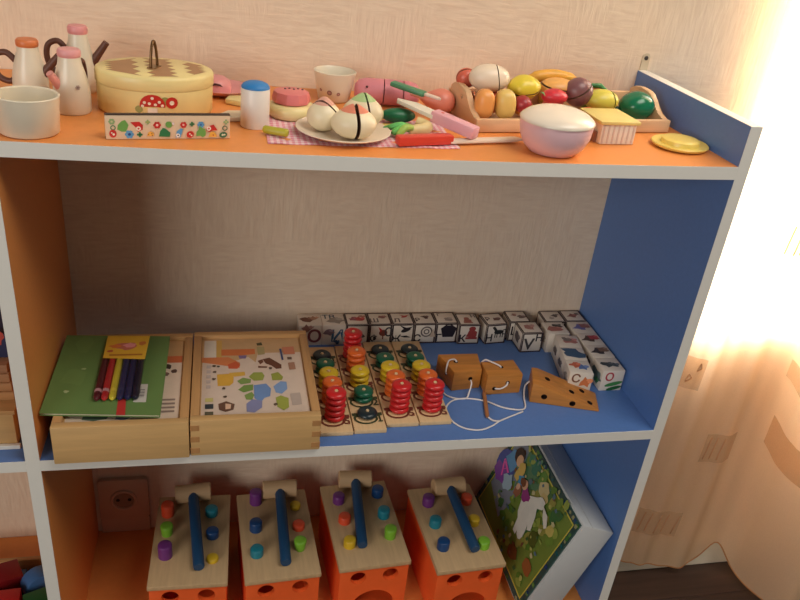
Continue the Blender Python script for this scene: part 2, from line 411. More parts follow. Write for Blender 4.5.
def patch(i0, i1, z0, z1, rgb, deco):
    def pt(a, b, off=-1.6):
        i = min(NP - 1.001, max(0, i0 + (i1 - i0) * a)); j = int(i); f = i - j; z = z0 + (z1 - z0) * b
        v = z / ZC; A = csurf(j, v); B_ = csurf(min(j + 1, NP - 1), v); q = A.lerp(B_, f); t = B_ - A
        n = Vector((t.y, -t.x, 0)); n.normalize()
        return q + n * (-off if n.y < 0 else off)
    bm = NB(); n = 8; g = [[bm.verts.new(pt(a / n, b / n)) for a in range(n + 1)] for b in range(n + 1)]
    for b in range(n):
        for a in range(n): bm.faces.new((g[b][a], g[b][a + 1], g[b + 1][a + 1], g[b + 1][a]))
    o = mk('embroidered_patch', bm, mat_sheer('patch_fabric', rgb, 0.45), ct, CO, smooth=180)
    bm = NB()
    for (a0, b0, a1, b1) in deco:
        tube(bm, [pt(a0 + (a1 - a0) * k / 6, b0 + (b1 - b0) * k / 6, -2.4) for k in range(7)], 1.1, 5)
    mk('stitching', bm, paint((186, 142, 104), 0.8), o, smooth=180)
def iat(x): return min(range(NP), key=lambda i: abs(path[i].x - x))
lines = [(0.1 + .2 * k, .12, .16 + .2 * k, .88) for k in range(5)]
flw = [(.2, .2, .4, .35), (.4, .35, .25, .45), (.25, .45, .2, .2), (.55, .6, .8, .7), (.8, .7, .65, .85), (.65, .85, .55, .6), (.2, .7, .35, .85), (.7, .2, .82, .35), (.0, .0, 1, 0), (0, 1, 1, 1)]
for x0, x1, z0, z1, c, d in ((1052, 1150, 92, 160, (238, 212, 180), lines), (1135, 1215, 300, 370, (238, 212, 180), lines[:3]), (1275, 1345, 300, 370, (232, 196, 156), []),
                             (1390, 1470, 220, 310, (240, 214, 178), flw), (1160, 1240, 760, 830, (240, 232, 190), lines), (1270, 1320, 460, 500, (238, 212, 180), []), (1040, 1075, 470, 540, (238, 212, 180), flw[:6]), (1440, 1500, 640, 720, (240, 214, 178), flw)):
    patch(iat(x0), max(iat(x1), iat(x0) + 3), z0, z1, c, d)

# ================================================================ MIDDLE SHELF
PINE = wood((198, 154, 100), 0, 0.5, 0.10); PINEY = wood((192, 146, 94), 1, 0.5, 0.10); PALE = wood((206, 166, 110), 0, 0.5, 0.08)
BOXH = 55.0
def puzzle_box(x0, x1, y0, y1, label, joints):
    cx, cy = (x0 + x1) / 2, (y0 + y1) / 2
    t = tag(empty('wooden_puzzle_box', (cx, cy, ZM)), label, 'box')
    a, b = (x1 - x0) / 2, (y1 - y0) / 2; wl = 11.0
    bm = NB(); box(bm, -a, a, -b, -b + wl, 0.2, BOXH, 1.2); fp = mk('front_panel', bm, PALE, t, smooth=35)
    bm = NB(); box(bm, -a, a, b - wl, b, 0.2, BOXH, 1.2); mk('back_panel', bm, PINE, t, smooth=35)
    for s in (-1, 1):
        bm = NB(); box(bm, s * a - (wl if s > 0 else 0), s * a + (0 if s > 0 else wl), -b + wl + .1, b - wl - .1, 0.2, BOXH, 1.0); mk('side_panel', bm, PINEY, t, smooth=35)
    bm = NB(); box(bm, -a + wl - 2, a - wl + 2, -b + wl, b - wl, 2, 8); mk('base_panel', bm, PINE, t)
    bm = NB(); box(bm, -a + wl + .2, a - wl - .2, -b + wl + .2, b - wl - .2, BOXH - 10, BOXH - 6, 0.5); lid = mk('sliding_lid', bm, PALE, t, smooth=35)
    if joints:                                        # finger joints at the front corners
        em = wood((176, 128, 78), 2, 0.6, 0.15)
        for s in (-1, 1):
            for k in range(3):
                bm = NB(); z0 = 4 + k * 17.5; xa = s * a; xb = s * (a - wl)
                box(bm, min(xa, xb) - (.3 if s < 0 else 0), max(xa, xb) + (.3 if s > 0 else 0), -b - 0.35, -b + 3, z0, z0 + 8.5, 0.3, 1); mk('joint_finger', bm, em, fp)
    return t, lid, a - wl, b - wl
t1, lid1, pa, pb_ = puzzle_box(18, 175.5, -8, 202, 'wooden box with a sliding picture lid under the green notebook', False)
P = Print(); w2, h2 = pa - 2, pb_ - 2
P.rect(-w2, -h2, w2, h2, (226, 204, 182)); P.rect(-w2, h2 * .55, w2, h2, (205, 165, 115)); P.rect(-w2, h2 * .40, w2, h2 * .58, (206, 110, 66))
P.blob(w2 * .72, h2 * .30, 5, 6, (70, 55, 45), 3); P.blob(w2 * .86, h2 * .18, 4, 5, (90, 66, 55), 4); P.blob(w2 * .70, h2 * .10, 4, 4, (120, 96, 84), 5)
for k in range(4): P.rect(w2 * .62, -h2 * (.55 + .09 * k), w2 * .92, -h2 * (.55 + .09 * k) + 4, (150, 130, 118))
P.blob(-w2 * .5, -h2 * .88, 14, 6, (90, 110, 92), 6); P.blob(0, -h2 * .9, 10, 6, (120, 120, 140), 7)
P.build('printed_picture', lid1, (0, 0, BOXH - 6), (1, 0, 0), (0, 1, 0))
t2, lid2, pa, pb_ = puzzle_box(177, 338.5, -5, 205, 'wooden box with finger joints and animal picture lid', True)
w2, h2 = pa - 1.5, pb_ - 1.5
P = Print(); P.rect(-w2, -h2, w2, h2, (220, 200, 182))
def q(zx, zy): return ((zx - 70) / 700.0 * 2 * w2 - w2, h2 - zy / 500.0 * 2 * h2)
def qp(pts, rgb): P.poly([q(*p_) for p_ in pts], rgb)
qp([(70, 0), (770, 0), (770, 105), (460, 105), (440, 170), (390, 130), (320, 150), (240, 170), (70, 150)], (206, 168, 122))
qp([(80, 10), (165, 10), (165, 130), (80, 130)], (226, 216, 200)); qp([(165, 10), (205, 10), (205, 130), (165, 130)], (214, 172, 90))
qp([(200, 75), (440, 75), (440, 112), (330, 120), (200, 118)], (214, 120, 66)); qp([(65, 130), (250, 130), (330, 170), (325, 205), (240, 190), (65, 162)], (216, 130, 78))
qp([(245, 180), (300, 160), (332, 185), (310, 210), (250, 208)], (206, 92, 56))
qp([(320, 120), (380, 120), (372, 142), (328, 142)], (130, 110, 150)); qp([(455, 60), (510, 60), (510, 115), (460, 120)], (176, 160, 110))
qp([(455, 35), (492, 28), (498, 50), (460, 52)], (88, 82, 50))
qp([(490, 150), (540, 140), (580, 165), (620, 190), (618, 215), (580, 218), (550, 195), (510, 180)], (104, 62, 42)); qp([(455, 160), (490, 150), (495, 170), (470, 185)], (120, 74, 50)); qp([(455, 195), (520, 200), (515, 210), (455, 208)], (120, 74, 50))
qp([(170, 245), (285, 240), (280, 300), (255, 318), (175, 318)], (222, 172, 66)); qp([(250, 236), (360, 232), (362, 256), (290, 262)], (222, 176, 76))
qp([(385, 265), (420, 238), (480, 238), (494, 262), (480, 290), (420, 292)], (152, 164, 74)); qp([(540, 250), (590, 240), (622, 272), (610, 292), (545, 292)], (152, 160, 66))
qp([(305, 290), (345, 270), (400, 282), (395, 305), (330, 312)], (128, 156, 84)); qp([(310, 345), (350, 318), (412, 315), (408, 350), (345, 362)], (118, 150, 74)); qp([(350, 378), (400, 360), (415, 380), (400, 408), (360, 405)], (128, 156, 80))
qp([(415, 320), (500, 312), (530, 345), (520, 390), (480, 400), (455, 425), (415, 400)], (112, 146, 196)); qp([(360, 430), (400, 405), (465, 415), (460, 455), (410, 482), (360, 475)], (136, 140, 180))
qp([(548, 330), (600, 300), (640, 305), (640, 350), (600, 378), (560, 370)], (128, 160, 204)); qp([(555, 400), (590, 388), (640, 405), (636, 460), (600, 475), (560, 455)], (160, 168, 74))
qp([(180, 425), (230, 412), (285, 430), (275, 462), (225, 472), (185, 460)], (106, 76, 60)); qp([(225, 425), (262, 430), (258, 455), (225, 458)], (228, 190, 160))
qp([(95, 425), (148, 425), (148, 452), (95, 452)], (52, 62, 66)); qp([(95, 468), (148, 468), (148, 498), (95, 498)], (96, 92, 72)); qp([(95, 390), (146, 390), (146, 412), (95, 412)], (206, 196, 120))
for k in range(5): qp([(100, 185 + 32 * k), (128, 185 + 32 * k), (128, 205 + 32 * k), (100, 205 + 32 * k)], (196, 180, 172))
qp([(655, 380), (722, 375), (725, 445), (660, 450)], (188, 172, 160)); qp([(668, 140), (700, 140), (700, 158), (668, 158)], (110, 84, 70)); qp([(668, 180), (715, 176), (718, 225), (672, 228)], (168, 124, 100)); qp([(640, 70), (725, 66), (728, 120), (645, 122)], (206, 128, 96)); qp([(618, 80), (632, 80), (640, 160), (626, 160)], (60, 76, 120))
for k, (a_, b_) in enumerate(((150, 190), (155, 230), (150, 275), (215, 335), (225, 385), (540, 215), (550, 440), (180, 195))): P.blob(*q(a_, b_), 2.4, 2.6, (96, 78, 62), k)
P.build('printed_picture', lid2, (0, 0, BOXH - 6), (1, 0, 0), (0, 1, 0), step=0.02)

# green notebook, flat on the box and reaching to the divider
NBQ = [(6.0, 195.4), (143.9, 188.2), (141.7, 4.0), (2.6, 17.2)]
nb = tag(empty('notebook', (70, 112, ZM + BOXH)), 'green notebook lying on the wooden box beside the orange divider', 'notebook')
Q = [(max(x, 2.0) - 70, y - 112) for x, y in NBQ]
bm = NB(); prism(bm, [(x * .985, y * .985) for x, y in Q], 0.6, 3.0); mk('pages', bm, paint((226, 214, 190), 0.8), nb)
for z0, nm in ((0.0, 'back_cover'), (3.0, 'front_cover')):
    bm = NB(); prism(bm, Q, z0 + .05, z0 + .6); mk(nm, bm, paint((104, 136, 76), 0.5, 0.08, 40), nb)
for k, (u, v, a, b) in enumerate(((-38, 60, 10, 22), (-30, -2, 3, 2), (-44, -52, 3, 3), (-40, -20, 16, 18))):
    Print().blob(u, v, a, b, (110, 142, 80) if a > 5 else (170, 190, 140), k).build('cover_print', nb, (0, 0, 3.6), (1, 0, 0), (0, 1, 0), 0.1)
ZN = ZM + BOXH + 3.6
rs = [(89.5, 40.1), (99.0, 39.6), (101.0, 6.7), (90.6, 7.4)]
bm = NB(); prism(bm, [(x - 70, max(y, NBQ[2][1] + 1) - 112) for x, y in rs], 3.75, 3.95); mk('red_sticker', bm, paint((190, 56, 50), 0.5), nb)
ws = [(110.5, 71.4), (122.8, 70.7), (123.3, 31.8), (107.9, 32.7)]
bm = NB(); prism(bm, [(x - 70, y - 112) for x, y in ws], 3.75, 3.95); st = mk('barcode_sticker', bm, paint((205, 200, 190), 0.5), nb)
P = Print(); c0 = Vector((sum(x for x, y in ws) / 4 - 70, sum(y for x, y in ws) / 4 - 112, 3.95))
for k in range(6): P.rect(-4, -9 + 3 * k, 4, -9 + 3 * k + (1.2 if k % 2 else .7), (60, 60, 70))
P.build('barcode', st, c0, (1, 0, 0), (0, 1, 0), 0.05)
# marker pack
mp_ = tag(empty('marker_pack', (85, 128, ZN)), 'pack of felt-tip pens with yellow card header on the notebook', 'pens')
HD = [(62.5, 176.8), (118.1, 174.9), (115.9, 116.6), (62.6, 121.3)]
hd = [(x - 85, y - 128) for x, y in HD]
bm = NB(); prism(bm, hd, 8.6, 9.2); card = mk('card_header', bm, paint((222, 176, 56), 0.5), mp_)
hx = sum(x for x, y in hd) / 4; hy = sum(y for x, y in hd) / 4
P = Print(); P.blob(hx + 2, hy + 2, 14, 11, (196, 110, 90), 4, 14, .3); P.blob(hx + 4, hy + 4, 8, 6, (226, 150, 150), 8); P.blob(hx - 14, hy + 2, 8, 5, (214, 120, 60), 9); P.rect(hx - 20, hy - 22, hx + 22, hy - 18, (176, 110, 40)); P.blob(hx + 20, hy + 8, 5, 5, (200, 120, 60), 11); P.blob(hx - 20, hy - 10, 4, 3, (190, 90, 60), 12)
P.build('card_print', card, (0, 0, 9.2), (1, 0, 0), (0, 1, 0), 0.1)
pens = [((96, 36, 44), 'maroon'), ((196, 48, 52), 'red'), ((226, 206, 66), 'yellow'), ((44, 48, 92), 'navy'), ((36, 40, 84), 'navy'), ((30, 30, 52), 'black')]
xa, xb = hd[3][0] + 4, hd[2][0] - 4; ye = hd[3][1] + 10; yb = (86.8, 34.8)[1] - 128
for k, (c, nm) in enumerate(pens):
    x = xa + (xb - xa) * k / 5
    bm = NB(); lathe(bm, [(0, 0), (2.0, 0), (4.0, 3), (4.4, 5), (4.4, ye - yb - 26), (4.1, ye - yb - 26), (4.1, ye - yb), (0, ye - yb)], 14)
    xform(bm, (-math.pi / 2, 0, 0), (x - 1.5, yb, 4.5)); pn = mk('pen', bm, paint(c, 0.3), mp_, smooth=40)
    bm = NB(); lathe(bm, [(4.6, 12), (4.6, 18)], 14, cap=False); xform(bm, (-math.pi / 2, 0, 0), (x - 1.5, yb, 4.5)); mk('pen_band', bm, paint((226, 170, 176) if k < 2 else tuple(min(255, v + 18) for v in c), 0.4), pn)
bm = NB(); box(bm, xa - 7, xb + 5, yb - 3, ye, 9.0, 9.15); mk('clear_sleeve', bm, mat_glass('clear_sleeve', (245, 245, 245)), mp_)

# ---- counting boards with stacked rings
RC = {1: (30, 46, 52), 2: (22, 96, 70), 3: (222, 190, 44), 4: (226, 106, 44), 5: (204, 40, 42)}
BRD = wood((220, 186, 140), 1, 0.55, 0.07); RH = 9.3
ringme = {}
def ring_bm(n): return lathe(NB(), [(2.7, 1.0), (8, 0.1), (11.2, .8), (13.4, RH * .28), (14.2, RH / 2), (13.4, RH * .72), (11.2, RH - .8), (8, RH - .1), (4.5, RH - .3), (2.7, RH - 1.0), (2.7, 1.0)], 26, cap=False)
ringb = {}
def counting_board(x0, x1, y0, y1, order, label):
    cx, cy = (x0 + x1) / 2, (y0 + y1) / 2; a, b = (x1 - x0) / 2 - .3, (y1 - y0) / 2
    t = tag(empty('counting_board', (cx, cy, ZM)), label, 'toy', 'wooden ring counting boards')
    bm = NB(); box(bm, -a, a, -b, b, 0.1, 7, 1.0); base = mk('base', bm, BRD, t, smooth=35)
    P = Print(); br_ = (112, 52, 38)
    for k, n in enumerate(order):                     # from the back to the front
        y = b - 32 - k * 37.4
        bm = NB(); lathe(bm, [(2.5, 0), (2.5, n * RH - .8), (2.1, n * RH + .2), (0, n * RH + .5)], 14); mk('peg', bm, wood((226, 196, 150), 2, .5, .06), t, (0, y, 7), smooth=40)
        for j in range(n):
            if n not in ringb:
                o = mk('ring', ring_bm(n), paint(RC[n], 0.28, 0.05), t, (0, y, 7 + j * RH), smooth=50); ringb[n] = o.data
            else:
                o = bpy.data.objects.new('ring', ringb[n]); o.location = Vector((0, y, 7 + j * RH)) * K; link(o, t)
        c = (60, 66, 40) if n < 3 else br_
        P.ring(-3, y - 7, 17, 13, 3.2, c)
        P.text(str(n), 16.5, y - 9, 19, c); P.rect(13.5, y - 15.5, 20, y - 13, c)
        for s in (-1, 1): P.poly([(s * 10, y - 5), (s * 21, y - 1), (s * 21, y + 5), (s * 10, y + 5)], c)
    P.build('printed_numbers', base, (0, 0, 7), (1, 0, 0), (0, 1, 0), 0.1)
    return t
counting_board(342.5, 387.5, 20.5, 233.0, (1, 2, 3, 4, 5), 'ring counting board standing next to the finger-jointed wooden box')
counting_board(388.5, 433.5, 22.5, 235.5, (5, 4, 3, 2, 1), 'reversed ring counting board with red rings toward the wall')
counting_board(434.5, 481.0, 33.5, 245.0, (1, 2, 3, 4, 5), 'ring counting board between the reversed board and another board')
counting_board(482.0, 528.5, 34.5, 245.0, (1, 2, 3, 4, 5), 'ring counting board standing next to the wooden lacing blocks')

# ---- alphabet cubes
CS = 36.6
CW = paint((222, 212, 198), 0.5, 0.03); BORD = paint((48, 32, 32), 0.5)
cube_me = None
GRP = 'alphabet picture cubes'
def pic(P, kind, u, v, s, rgb, seed=0):
    """little printed pictures"""
    if kind == 'bird': P.oval(u, v, s * .45, s * .2, rgb, .4); P.poly([(u - s * .1, v), (u - s * .6, v + s * .5), (u + s * .2, v + s * .15)], rgb); P.poly([(u + s * .3, v + s * .1), (u + s * .7, v + s * .4), (u + s * .2, v + s * .25)], rgb)
    elif kind == 'bird2': pic(P, 'bird', u, v + s * .25, s, rgb); P.poly([(u - s * .5, v - s * .35), (u + s * .1, v - s * .3), (u + s * .5, v - s * .5), (u - s * .1, v - s * .5)], rgb)
    elif kind == 'rooster': P.oval(u, v, s * .35, s * .3, rgb); P.poly([(u - s * .2, v), (u - s * .45, v + s * .6), (u - s * .1, v + s * .3)], (190, 40, 44)); P.ring(u + s * .45, v + s * .1, s * .35, s * .45, s * .14, (60, 60, 66)); P.rect(u - s * .05, v - s * .6, u + s * .05, v - s * .2, rgb)
    elif kind == 'snail': P.ring(u, v, s * .5, s * .5, s * .12, rgb); P.ring(u, v, s * .25, s * .25, s * .1, rgb); P.poly([(u + s * .3, v - s * .5), (u + s * .8, v - s * .5), (u + s * .55, v + s * .3)], (190, 170, 150))
    elif kind == 'jug': P.poly([(u - s * .6, v + s * .25), (u - s * .4, v - s * .5), (u + s * .4, v - s * .5), (u + s * .65, v + s * .25), (u + s * .3, v + s * .5), (u - s * .3, v + s * .5)], rgb); P.ring(u, v + s * .35, s * .35, s * .3, s * .1, rgb)
    elif kind == 'horse': P.oval(u, v, s * .5, s * .24, rgb); P.poly([(u - s * .35, v), (u - s * .75, v + s * .55), (u - s * .5, v + s * .65), (u - s * .15, v + s * .2)], rgb); [P.rect(u + s * d, v - s * .6, u + s * d + s * .1, v, rgb) for d in (-.4, -.2, .15, .36)]; P.ring(u + s * .55, v, s * .25, s * .3, s * .1, rgb)
    elif kind == 'doll': P.oval(u, v + s * .4, s * .3, s * .22, rgb); P.blob(u, v - s * .1, s * .5, s * .4, rgb, 3); P.rect(u - s * .5, v - s * .6, u + s * .5, v - s * .4, rgb)
    elif kind == 'cucumber': P.oval(u, v + s * .12, s * .7, s * .17, rgb, .25); P.oval(u + s * .1, v - s * .25, s * .6, s * .16, (30, 92, 44), .25)
    elif kind == 'leaf': P.blob(u, v, s * .8, s * .42, rgb, seed + 2, 14, .5)
    else: P.blob(u, v, s * .6, s * .42, rgb, seed + 5, 11, .45); P.blob(u + s * .35, v + s * .2, s * .25, s * .2, tuple(min(255, c + 30) for c in rgb), seed)
def cube(cx, cy, rz, label, front=None, top=None, left=None, border=True):
    """front/top/left: list of (kind or text, u, v, size, colour) in a -1..1 square"""
    global cube_me
    if cube_me is None:
        bm = NB(); box(bm, -CS / 2, CS / 2, -CS / 2, CS / 2, 0.1, CS, 0.8, 2); o = mk('alphabet_cube', bm, CW, None, (cx, cy, ZM), (0, 0, rz), smooth=35); cube_me = o.data
    else:
        o = bpy.data.objects.new('alphabet_cube', cube_me); o.location = Vector((cx, cy, ZM)) * K; o.rotation_euler = (0, 0, rz); link(o)
    tag(o, label, 'toy block', GRP)
    h = CS / 2
    for nm, items, org, uu, vv in (('front_print', front, (0, -h, h), (1, 0, 0), (0, 0, 1)), ('top_print', top, (0, 0, CS), (1, 0, 0), (0, 1, 0)), ('side_print', left, (-h, 0, h), (0, -1, 0), (0, 0, 1))):
        P = Print()
        if border:
            e, w = h * .99, 2.3
            c = (62, 44, 44)
            P.rect(-e, -e, e, -e + w, c); P.rect(-e, e - w, e, e, c); P.rect(-e, -e + w, -e + w, e - w, c); P.rect(e - w, -e + w, e, e - w, c)
        for k, (what, u, v, s, rgb) in enumerate(items or []):
            if what.startswith('#'): P.text(what[1:], u * h, v * h, s * h, rgb)
            else: pic(P, what, u * h, v * h, s * h * (1.2 if border else 1.45), rgb, k + int(cx))
        if P.items: P.build(nm, o, org, uu, vv, 0.15)
    return o
y0 = 285.5 - CS / 2
gy, bk, rd, bl, gn = (96, 86, 84), (36, 32, 38), (178, 62, 60), (58, 92, 128), (46, 112, 60)
cube(351.5, y0, 0, 'borderless alphabet cube with a maroon round letter beside the box corner', [('#О', .35, -.15, 1.7, (120, 62, 70)), ('blob', -.3, .65, .6, (150, 110, 100))], [('blob', -.3, 0, .7, (112, 66, 48)), ('blob', .4, .2, .5, (176, 130, 104))], border=False)
cube(388.5, y0, 0, 'borderless alphabet cube with a blue letter on its front', [('#И', .3, -.15, 1.6, (52, 96, 130)), ('blob', -.5, .3, .5, (120, 100, 110)), ('blob', .3, -.7, .3, (52, 80, 110))], [('#ТВ', -.35, .4, .9, (60, 84, 100)), ('blob', .1, -.2, .8, (150, 140, 130))], border=False)
cube(426.3, y0, 0, 'dark-edged alphabet cube behind the tall red ring stack', [('blob', 0, -.2, .7, gy)], [('blob', -.3, 0, .6, (150, 80, 90)), ('blob', .3, 0, .6, rd), ('blob', .6, .4, .4, (170, 120, 100))])
cube(463.7, y0, 0, 'dark-edged alphabet cube with a rooster picture', [('rooster', .25, .15, .9, (120, 60, 50)), ('#Ф', -.55, -.45, .9, bk), ], [('blob', .3, .3, .5, (140, 90, 84)), ('#Ш', -.5, -.35, .9, gy)])
cube(500.8, y0, 0, 'dark-edged alphabet cube with two black flying birds', [('bird2', .25, .15, .85, bk), ('#Ж', -.6, -.5, 1.0, bk)], [('bird', .3, .3, .6, rd), ('#Л', -.5, -.4, .9, gy)])
cube(537.5, y0, 0, 'dark-edged alphabet cube with a coiled snail picture', [('snail', .15, .2, .9, gy), ('#С', -.65, -.5, 1.0, bk)], [('blob', .2, .2, .5, (84, 54, 50)), ('#Р', -.6, -.3, .8, gy)])
cube(574.5, y0 + .4, 0, 'dark-edged alphabet cube with a black jug picture', [('jug', .15, .2, 1.0, (34, 28, 36)), ('#Г', -.7, -.5, 1.0, bk)], [('blob', .2, -.2, .6, (150, 140, 134)), ('#Г', -.5, .5, .6, gy)])
cube(612.0, y0 - 5, -.01, 'dark-edged alphabet cube with a red doll figure', [('doll', .25, .15, .9, (150, 58, 54)), ('#К', -.6, -.45, 1.0, bk)], [('doll', -.1, -.2, .7, (160, 92, 80)), ('#Н', .6, .5, .7, gy)])
cube(656.7, y0 - 5.5, .10, 'dark-edged alphabet cube with a black horse, standing apart in the back row', [('horse', .25, .2, .8, (34, 36, 34)), ('#Н', -.65, -.4, 1.0, bk)], [('blob', .25, 0, .5, (104, 70, 66)), ('#Р', -.55, 0, .8, gy)])
cube(701.0, y0 + 2, 0, 'dark-edged alphabet cube against the wall behind the check-mark cube', [('#Ц', -.4, 0, 1.2, bk)], [('blob', .4, -.1, .6, (110, 90, 84)), ('blob', -.2, .3, .4, (160, 120, 110))], [('blob', 0, 0, .6, gy)])
cube(711.0, 233.0, 0.03, 'dark-edged alphabet cube with a black check mark on its front', [('#V', -.3, -.2, 1.6, (66, 62, 60)), ('#Н', .6, .45, 1.0, bk)], [('blob', 0, 0, .7, (172, 120, 112)), ('blob', .3, .3, .4, (190, 150, 140))], [('blob', 0, 0, .8, gy)])
cube(764.0, 268.0, 0, 'dark-edged alphabet cube against the wall behind the red letter cube', [('#К', 0, 0, 1, bk)], [('blob', .3, .1, .6, (96, 84, 80)), ('blob', -.2, -.3, .4, (170, 160, 150))], [('blob', 0, 0, .6, gy)])
cube(802.0, 269.0, 0, 'dark-edged alphabet cube pushed into the corner of wall and blue panel', [('#М', 0, 0, 1, bk)], [('blob', 0, 0, .7, (140, 84, 80)), ('blob', .5, .3, .3, gy)], [('blob', 0, 0, .6, gy)])
cube(755.5, 230.3, 0, 'white alphabet cube with a small red triangle letter', [('#А', .3, -.4, 1.0, (180, 50, 52))], [('blob', 0, -.1, .8, (170, 106, 96)), ('blob', .3, .35, .5, (70, 66, 64))], [('blob', 0, 0, .6, (150, 140, 130))], border=False)
yy = 230.7
for k, (c1, c2, lb) in enumerate((((110, 110, 170), (150, 100, 90), 'white alphabet cube with a blue and red picture, next in line from the corner cube'), ((90, 66, 50), (176, 70, 70), 'white alphabet cube with a brown and red animal picture along the blue panel'), ((60, 50, 46), (130, 100, 80), 'white alphabet cube with a dark wing picture along the blue panel'))):
    cube(802.3, yy - k * 37.0, 0, lb, [('blob', 0, 0, .7, c1)], [('blob', -.1, 0, .8, c1), ('blob', .35, .2, .6, c2)], [('blob', 0, 0, .7, c1)], border=False)
cube(801.5, yy - 112.0, -.02, 'white alphabet cube with a red round letter and green cucumbers', [('#О', -.3, .35, 1.1, (178, 54, 60)), ('cucumber', .2, -.45, .8, (60, 130, 66))], [('blob', -.2, 0, .6, (64, 70, 72)), ('blob', .45, -.1, .5, (74, 84, 90))], [('blob', 0, 0, .9, (84, 106, 104)), ('blob', .2, -.4, .5, gn)], border=False)
ang = -.17
for k, (fx, tp, lf, lb) in enumerate((([], [('blob', .2, .1, .7, (170, 110, 104)), ('blob', -.2, .3, .5, (120, 110, 104))], [('blob', 0, 0, .6, gy)], 'white alphabet cube with a pinkish picture, hindmost of the slanted row'),
                                      ([], [('leaf', 0, 0, 1.0, (58, 86, 116))], [('blob', 0, 0, .6, gy)], 'white alphabet cube with a spread blue leaf picture on top'),
                                      ([('#С', -.4, .4, 1.1, (120, 74, 50)), ('blob', .45, .1, .7, (206, 120, 72))], [('blob', -.3, .2, .6, (190, 96, 66)), ('blob', .3, -.1, .6, (84, 110, 160))], [('blob', 0, 0, .6, (150, 140, 130))], 'white alphabet cube with orange and blue print behind the wooden wedge'))):
    d = 37.2 * k
    cube(761.5 - 37.2 * k * .17, 188.5 - d * .985, ang, lb, fx, tp, lf, border=False)

# ---- wooden lacing blocks and cord
LAC = wood((196, 128, 56), 0, 0.45, 0.16, 10); HOLE = paint((46, 26, 16), 0.7)
def holes(o, spots, r=3.4):
    cb = NB()
    for (p_, d_) in spots:
        dv = Vector(d_).normalized(); b2 = NB(); lathe(b2, [(0, -2), (r, -2), (r, 9), (0, 9)], 16)
        rm = Vector((0, 0, 1)).rotation_difference(dv).to_matrix().to_4x4(); bmesh.ops.transform(b2, matrix=Matrix.Translation(Vector(p_)) @ rm, verts=b2.verts)
        me = bpy.data.meshes.new('x'); b2.to_mesh(me); b2.free(); cb.from_mesh(me); bpy.data.meshes.remove(me)
    boolean_cut(o, cb, HOLE)
def lacing(name, poly, h, loc, rz, label, spots, htop=None):
    bm = NB(); prism(bm, poly, 0.1, h, 1.6); o = mk(name, bm, LAC, None, loc, (0, 0, rz), smooth=30)
    if spots: holes(o, spots)
    return tag(o, label, 'toy block', 'wooden lacing blocks')
lacing('lacing_block', [(-30, 44), (-18, -6), (27, 0), (33, 44)], 34, (567, 119, ZM), 0, 'trapezoid wooden lacing block beside the counting board', [((10, -2, 19), (0.15, 1, 0)), ((-8, 22, 34), (0, 0, -1)), ((-4, 0, 10), (0, 1, 0)), ((-24, 16, 18), (1, .2, 0))])
lacing('lacing_block', [(-28, 0), (28, 3), (26, 42), (-27, 38)], 35, (625, 100, ZM), 0, 'squarish wooden lacing block in the middle of the three', [((6, 2, 20), (0, 1, 0)), ((-14, 0, 11), (0, 1, 0)), ((0, 22, 35), (0, 0, -1))])
# wedge, a triangular prism
bm = NB(); tri = [(0, 0.1), (0, 33), (9, 33), (104, 3), (104, 0.1)]
A = [bm.verts.new((x, 0, z)) for x, z in tri]; B_ = [bm.verts.new((x, 46, z)) for x, z in tri]
bm.faces.new(A); bm.faces.new(B_[::-1])
for k in range(5): bm.faces.new((A[k], A[(k + 1) % 5], B_[(k + 1) % 5], B_[k]))
bmesh.ops.bevel(bm, geom=bm.edges[:], offset=1.2, segments=2, profile=.5, affect='EDGES')
wd = mk('lacing_wedge', bm, LAC, None, (660.5, 79, ZM), (0, 0, -.30), smooth=30)
nrm = (-30, 0, -95)
holes(wd, [((20, 0, 13), (0, 1, 0)), ((63, 0, 8), (0, 1, 0)), ((24, 26, 28.5), nrm), ((62, 19, 16.2), nrm), ((90, 10, 7.4), nrm), ((80, 34, 10.5), nrm)], 4.6)
tag(wd, 'wooden lacing wedge with round holes like a cheese slice', 'toy block', 'wooden lacing blocks')
cd = tag(empty('threading_string', (580, 70, ZM)), 'white string with a wooden needle looped through the wooden blocks', 'string')
CDO = (-580, -70, 0)
loop = [(670.4, 110.3, 16.0), (662.7, 107.6, 9.0), (655.2, 88.1, 3.0), (645.8, 60.8, 1.6), (617.7, 65.0, 1.6), (592.8, 83.7, 1.6), (565.7, 91.6, 1.6), (543.0, 86.8, 1.6), (529.0, 68.3, 1.6), (529.7, 42.6, 1.6), (543.4, 23.5, 1.6), (565.0, 17.6, 1.6), (585.0, 25.1, 1.6), (600.3, 35.5, 1.6), (621.9, 45.7, 1.6), (640.9, 52.6, 3.5)]
bm = NB(); tube(bm, [Vector((q_.x, q_.y, max(q_.z, 1.4))) for q_ in catmull(loop, 6)], 1.25, 8); cm = paint((222, 216, 214), 0.8, 0.05, 300); mk('cord', bm, cm, cd, CDO, smooth=180)
l2 = [(599.5, 33.7, 3.0), (590.4, 37.3, 1.6), (585.1, 44.6, 2.5)]
bm = NB(); tube(bm, [Vector((q_.x, q_.y, max(q_.z, 1.4))) for q_ in catmull(l2, 6)], 1.25, 8); mk('cord', bm, cm, cd, CDO, smooth=180)
nd = [(583.9, 43.7, 3.2), (597.2, 103.9, 3.2)]
bm = NB(); v0, v1 = Vector(nd[0]), Vector(nd[1]); tube(bm, [v0, v0.lerp(v1, .1), v0.lerp(v1, .9), v1], [2.0, 3.1, 3.1, 2.4], 12); mk('needle', bm, wood((170, 112, 70), 1, .5, .1), cd, CDO, smooth=40)
l3 = [(576, 112, 20), (576, 106, 17), (572, 99, 8), (566, 92, 1.6), (552, 92, 1.6), (540, 99, 1.6), (534, 112, 1.6), (533, 130, 1.6)]
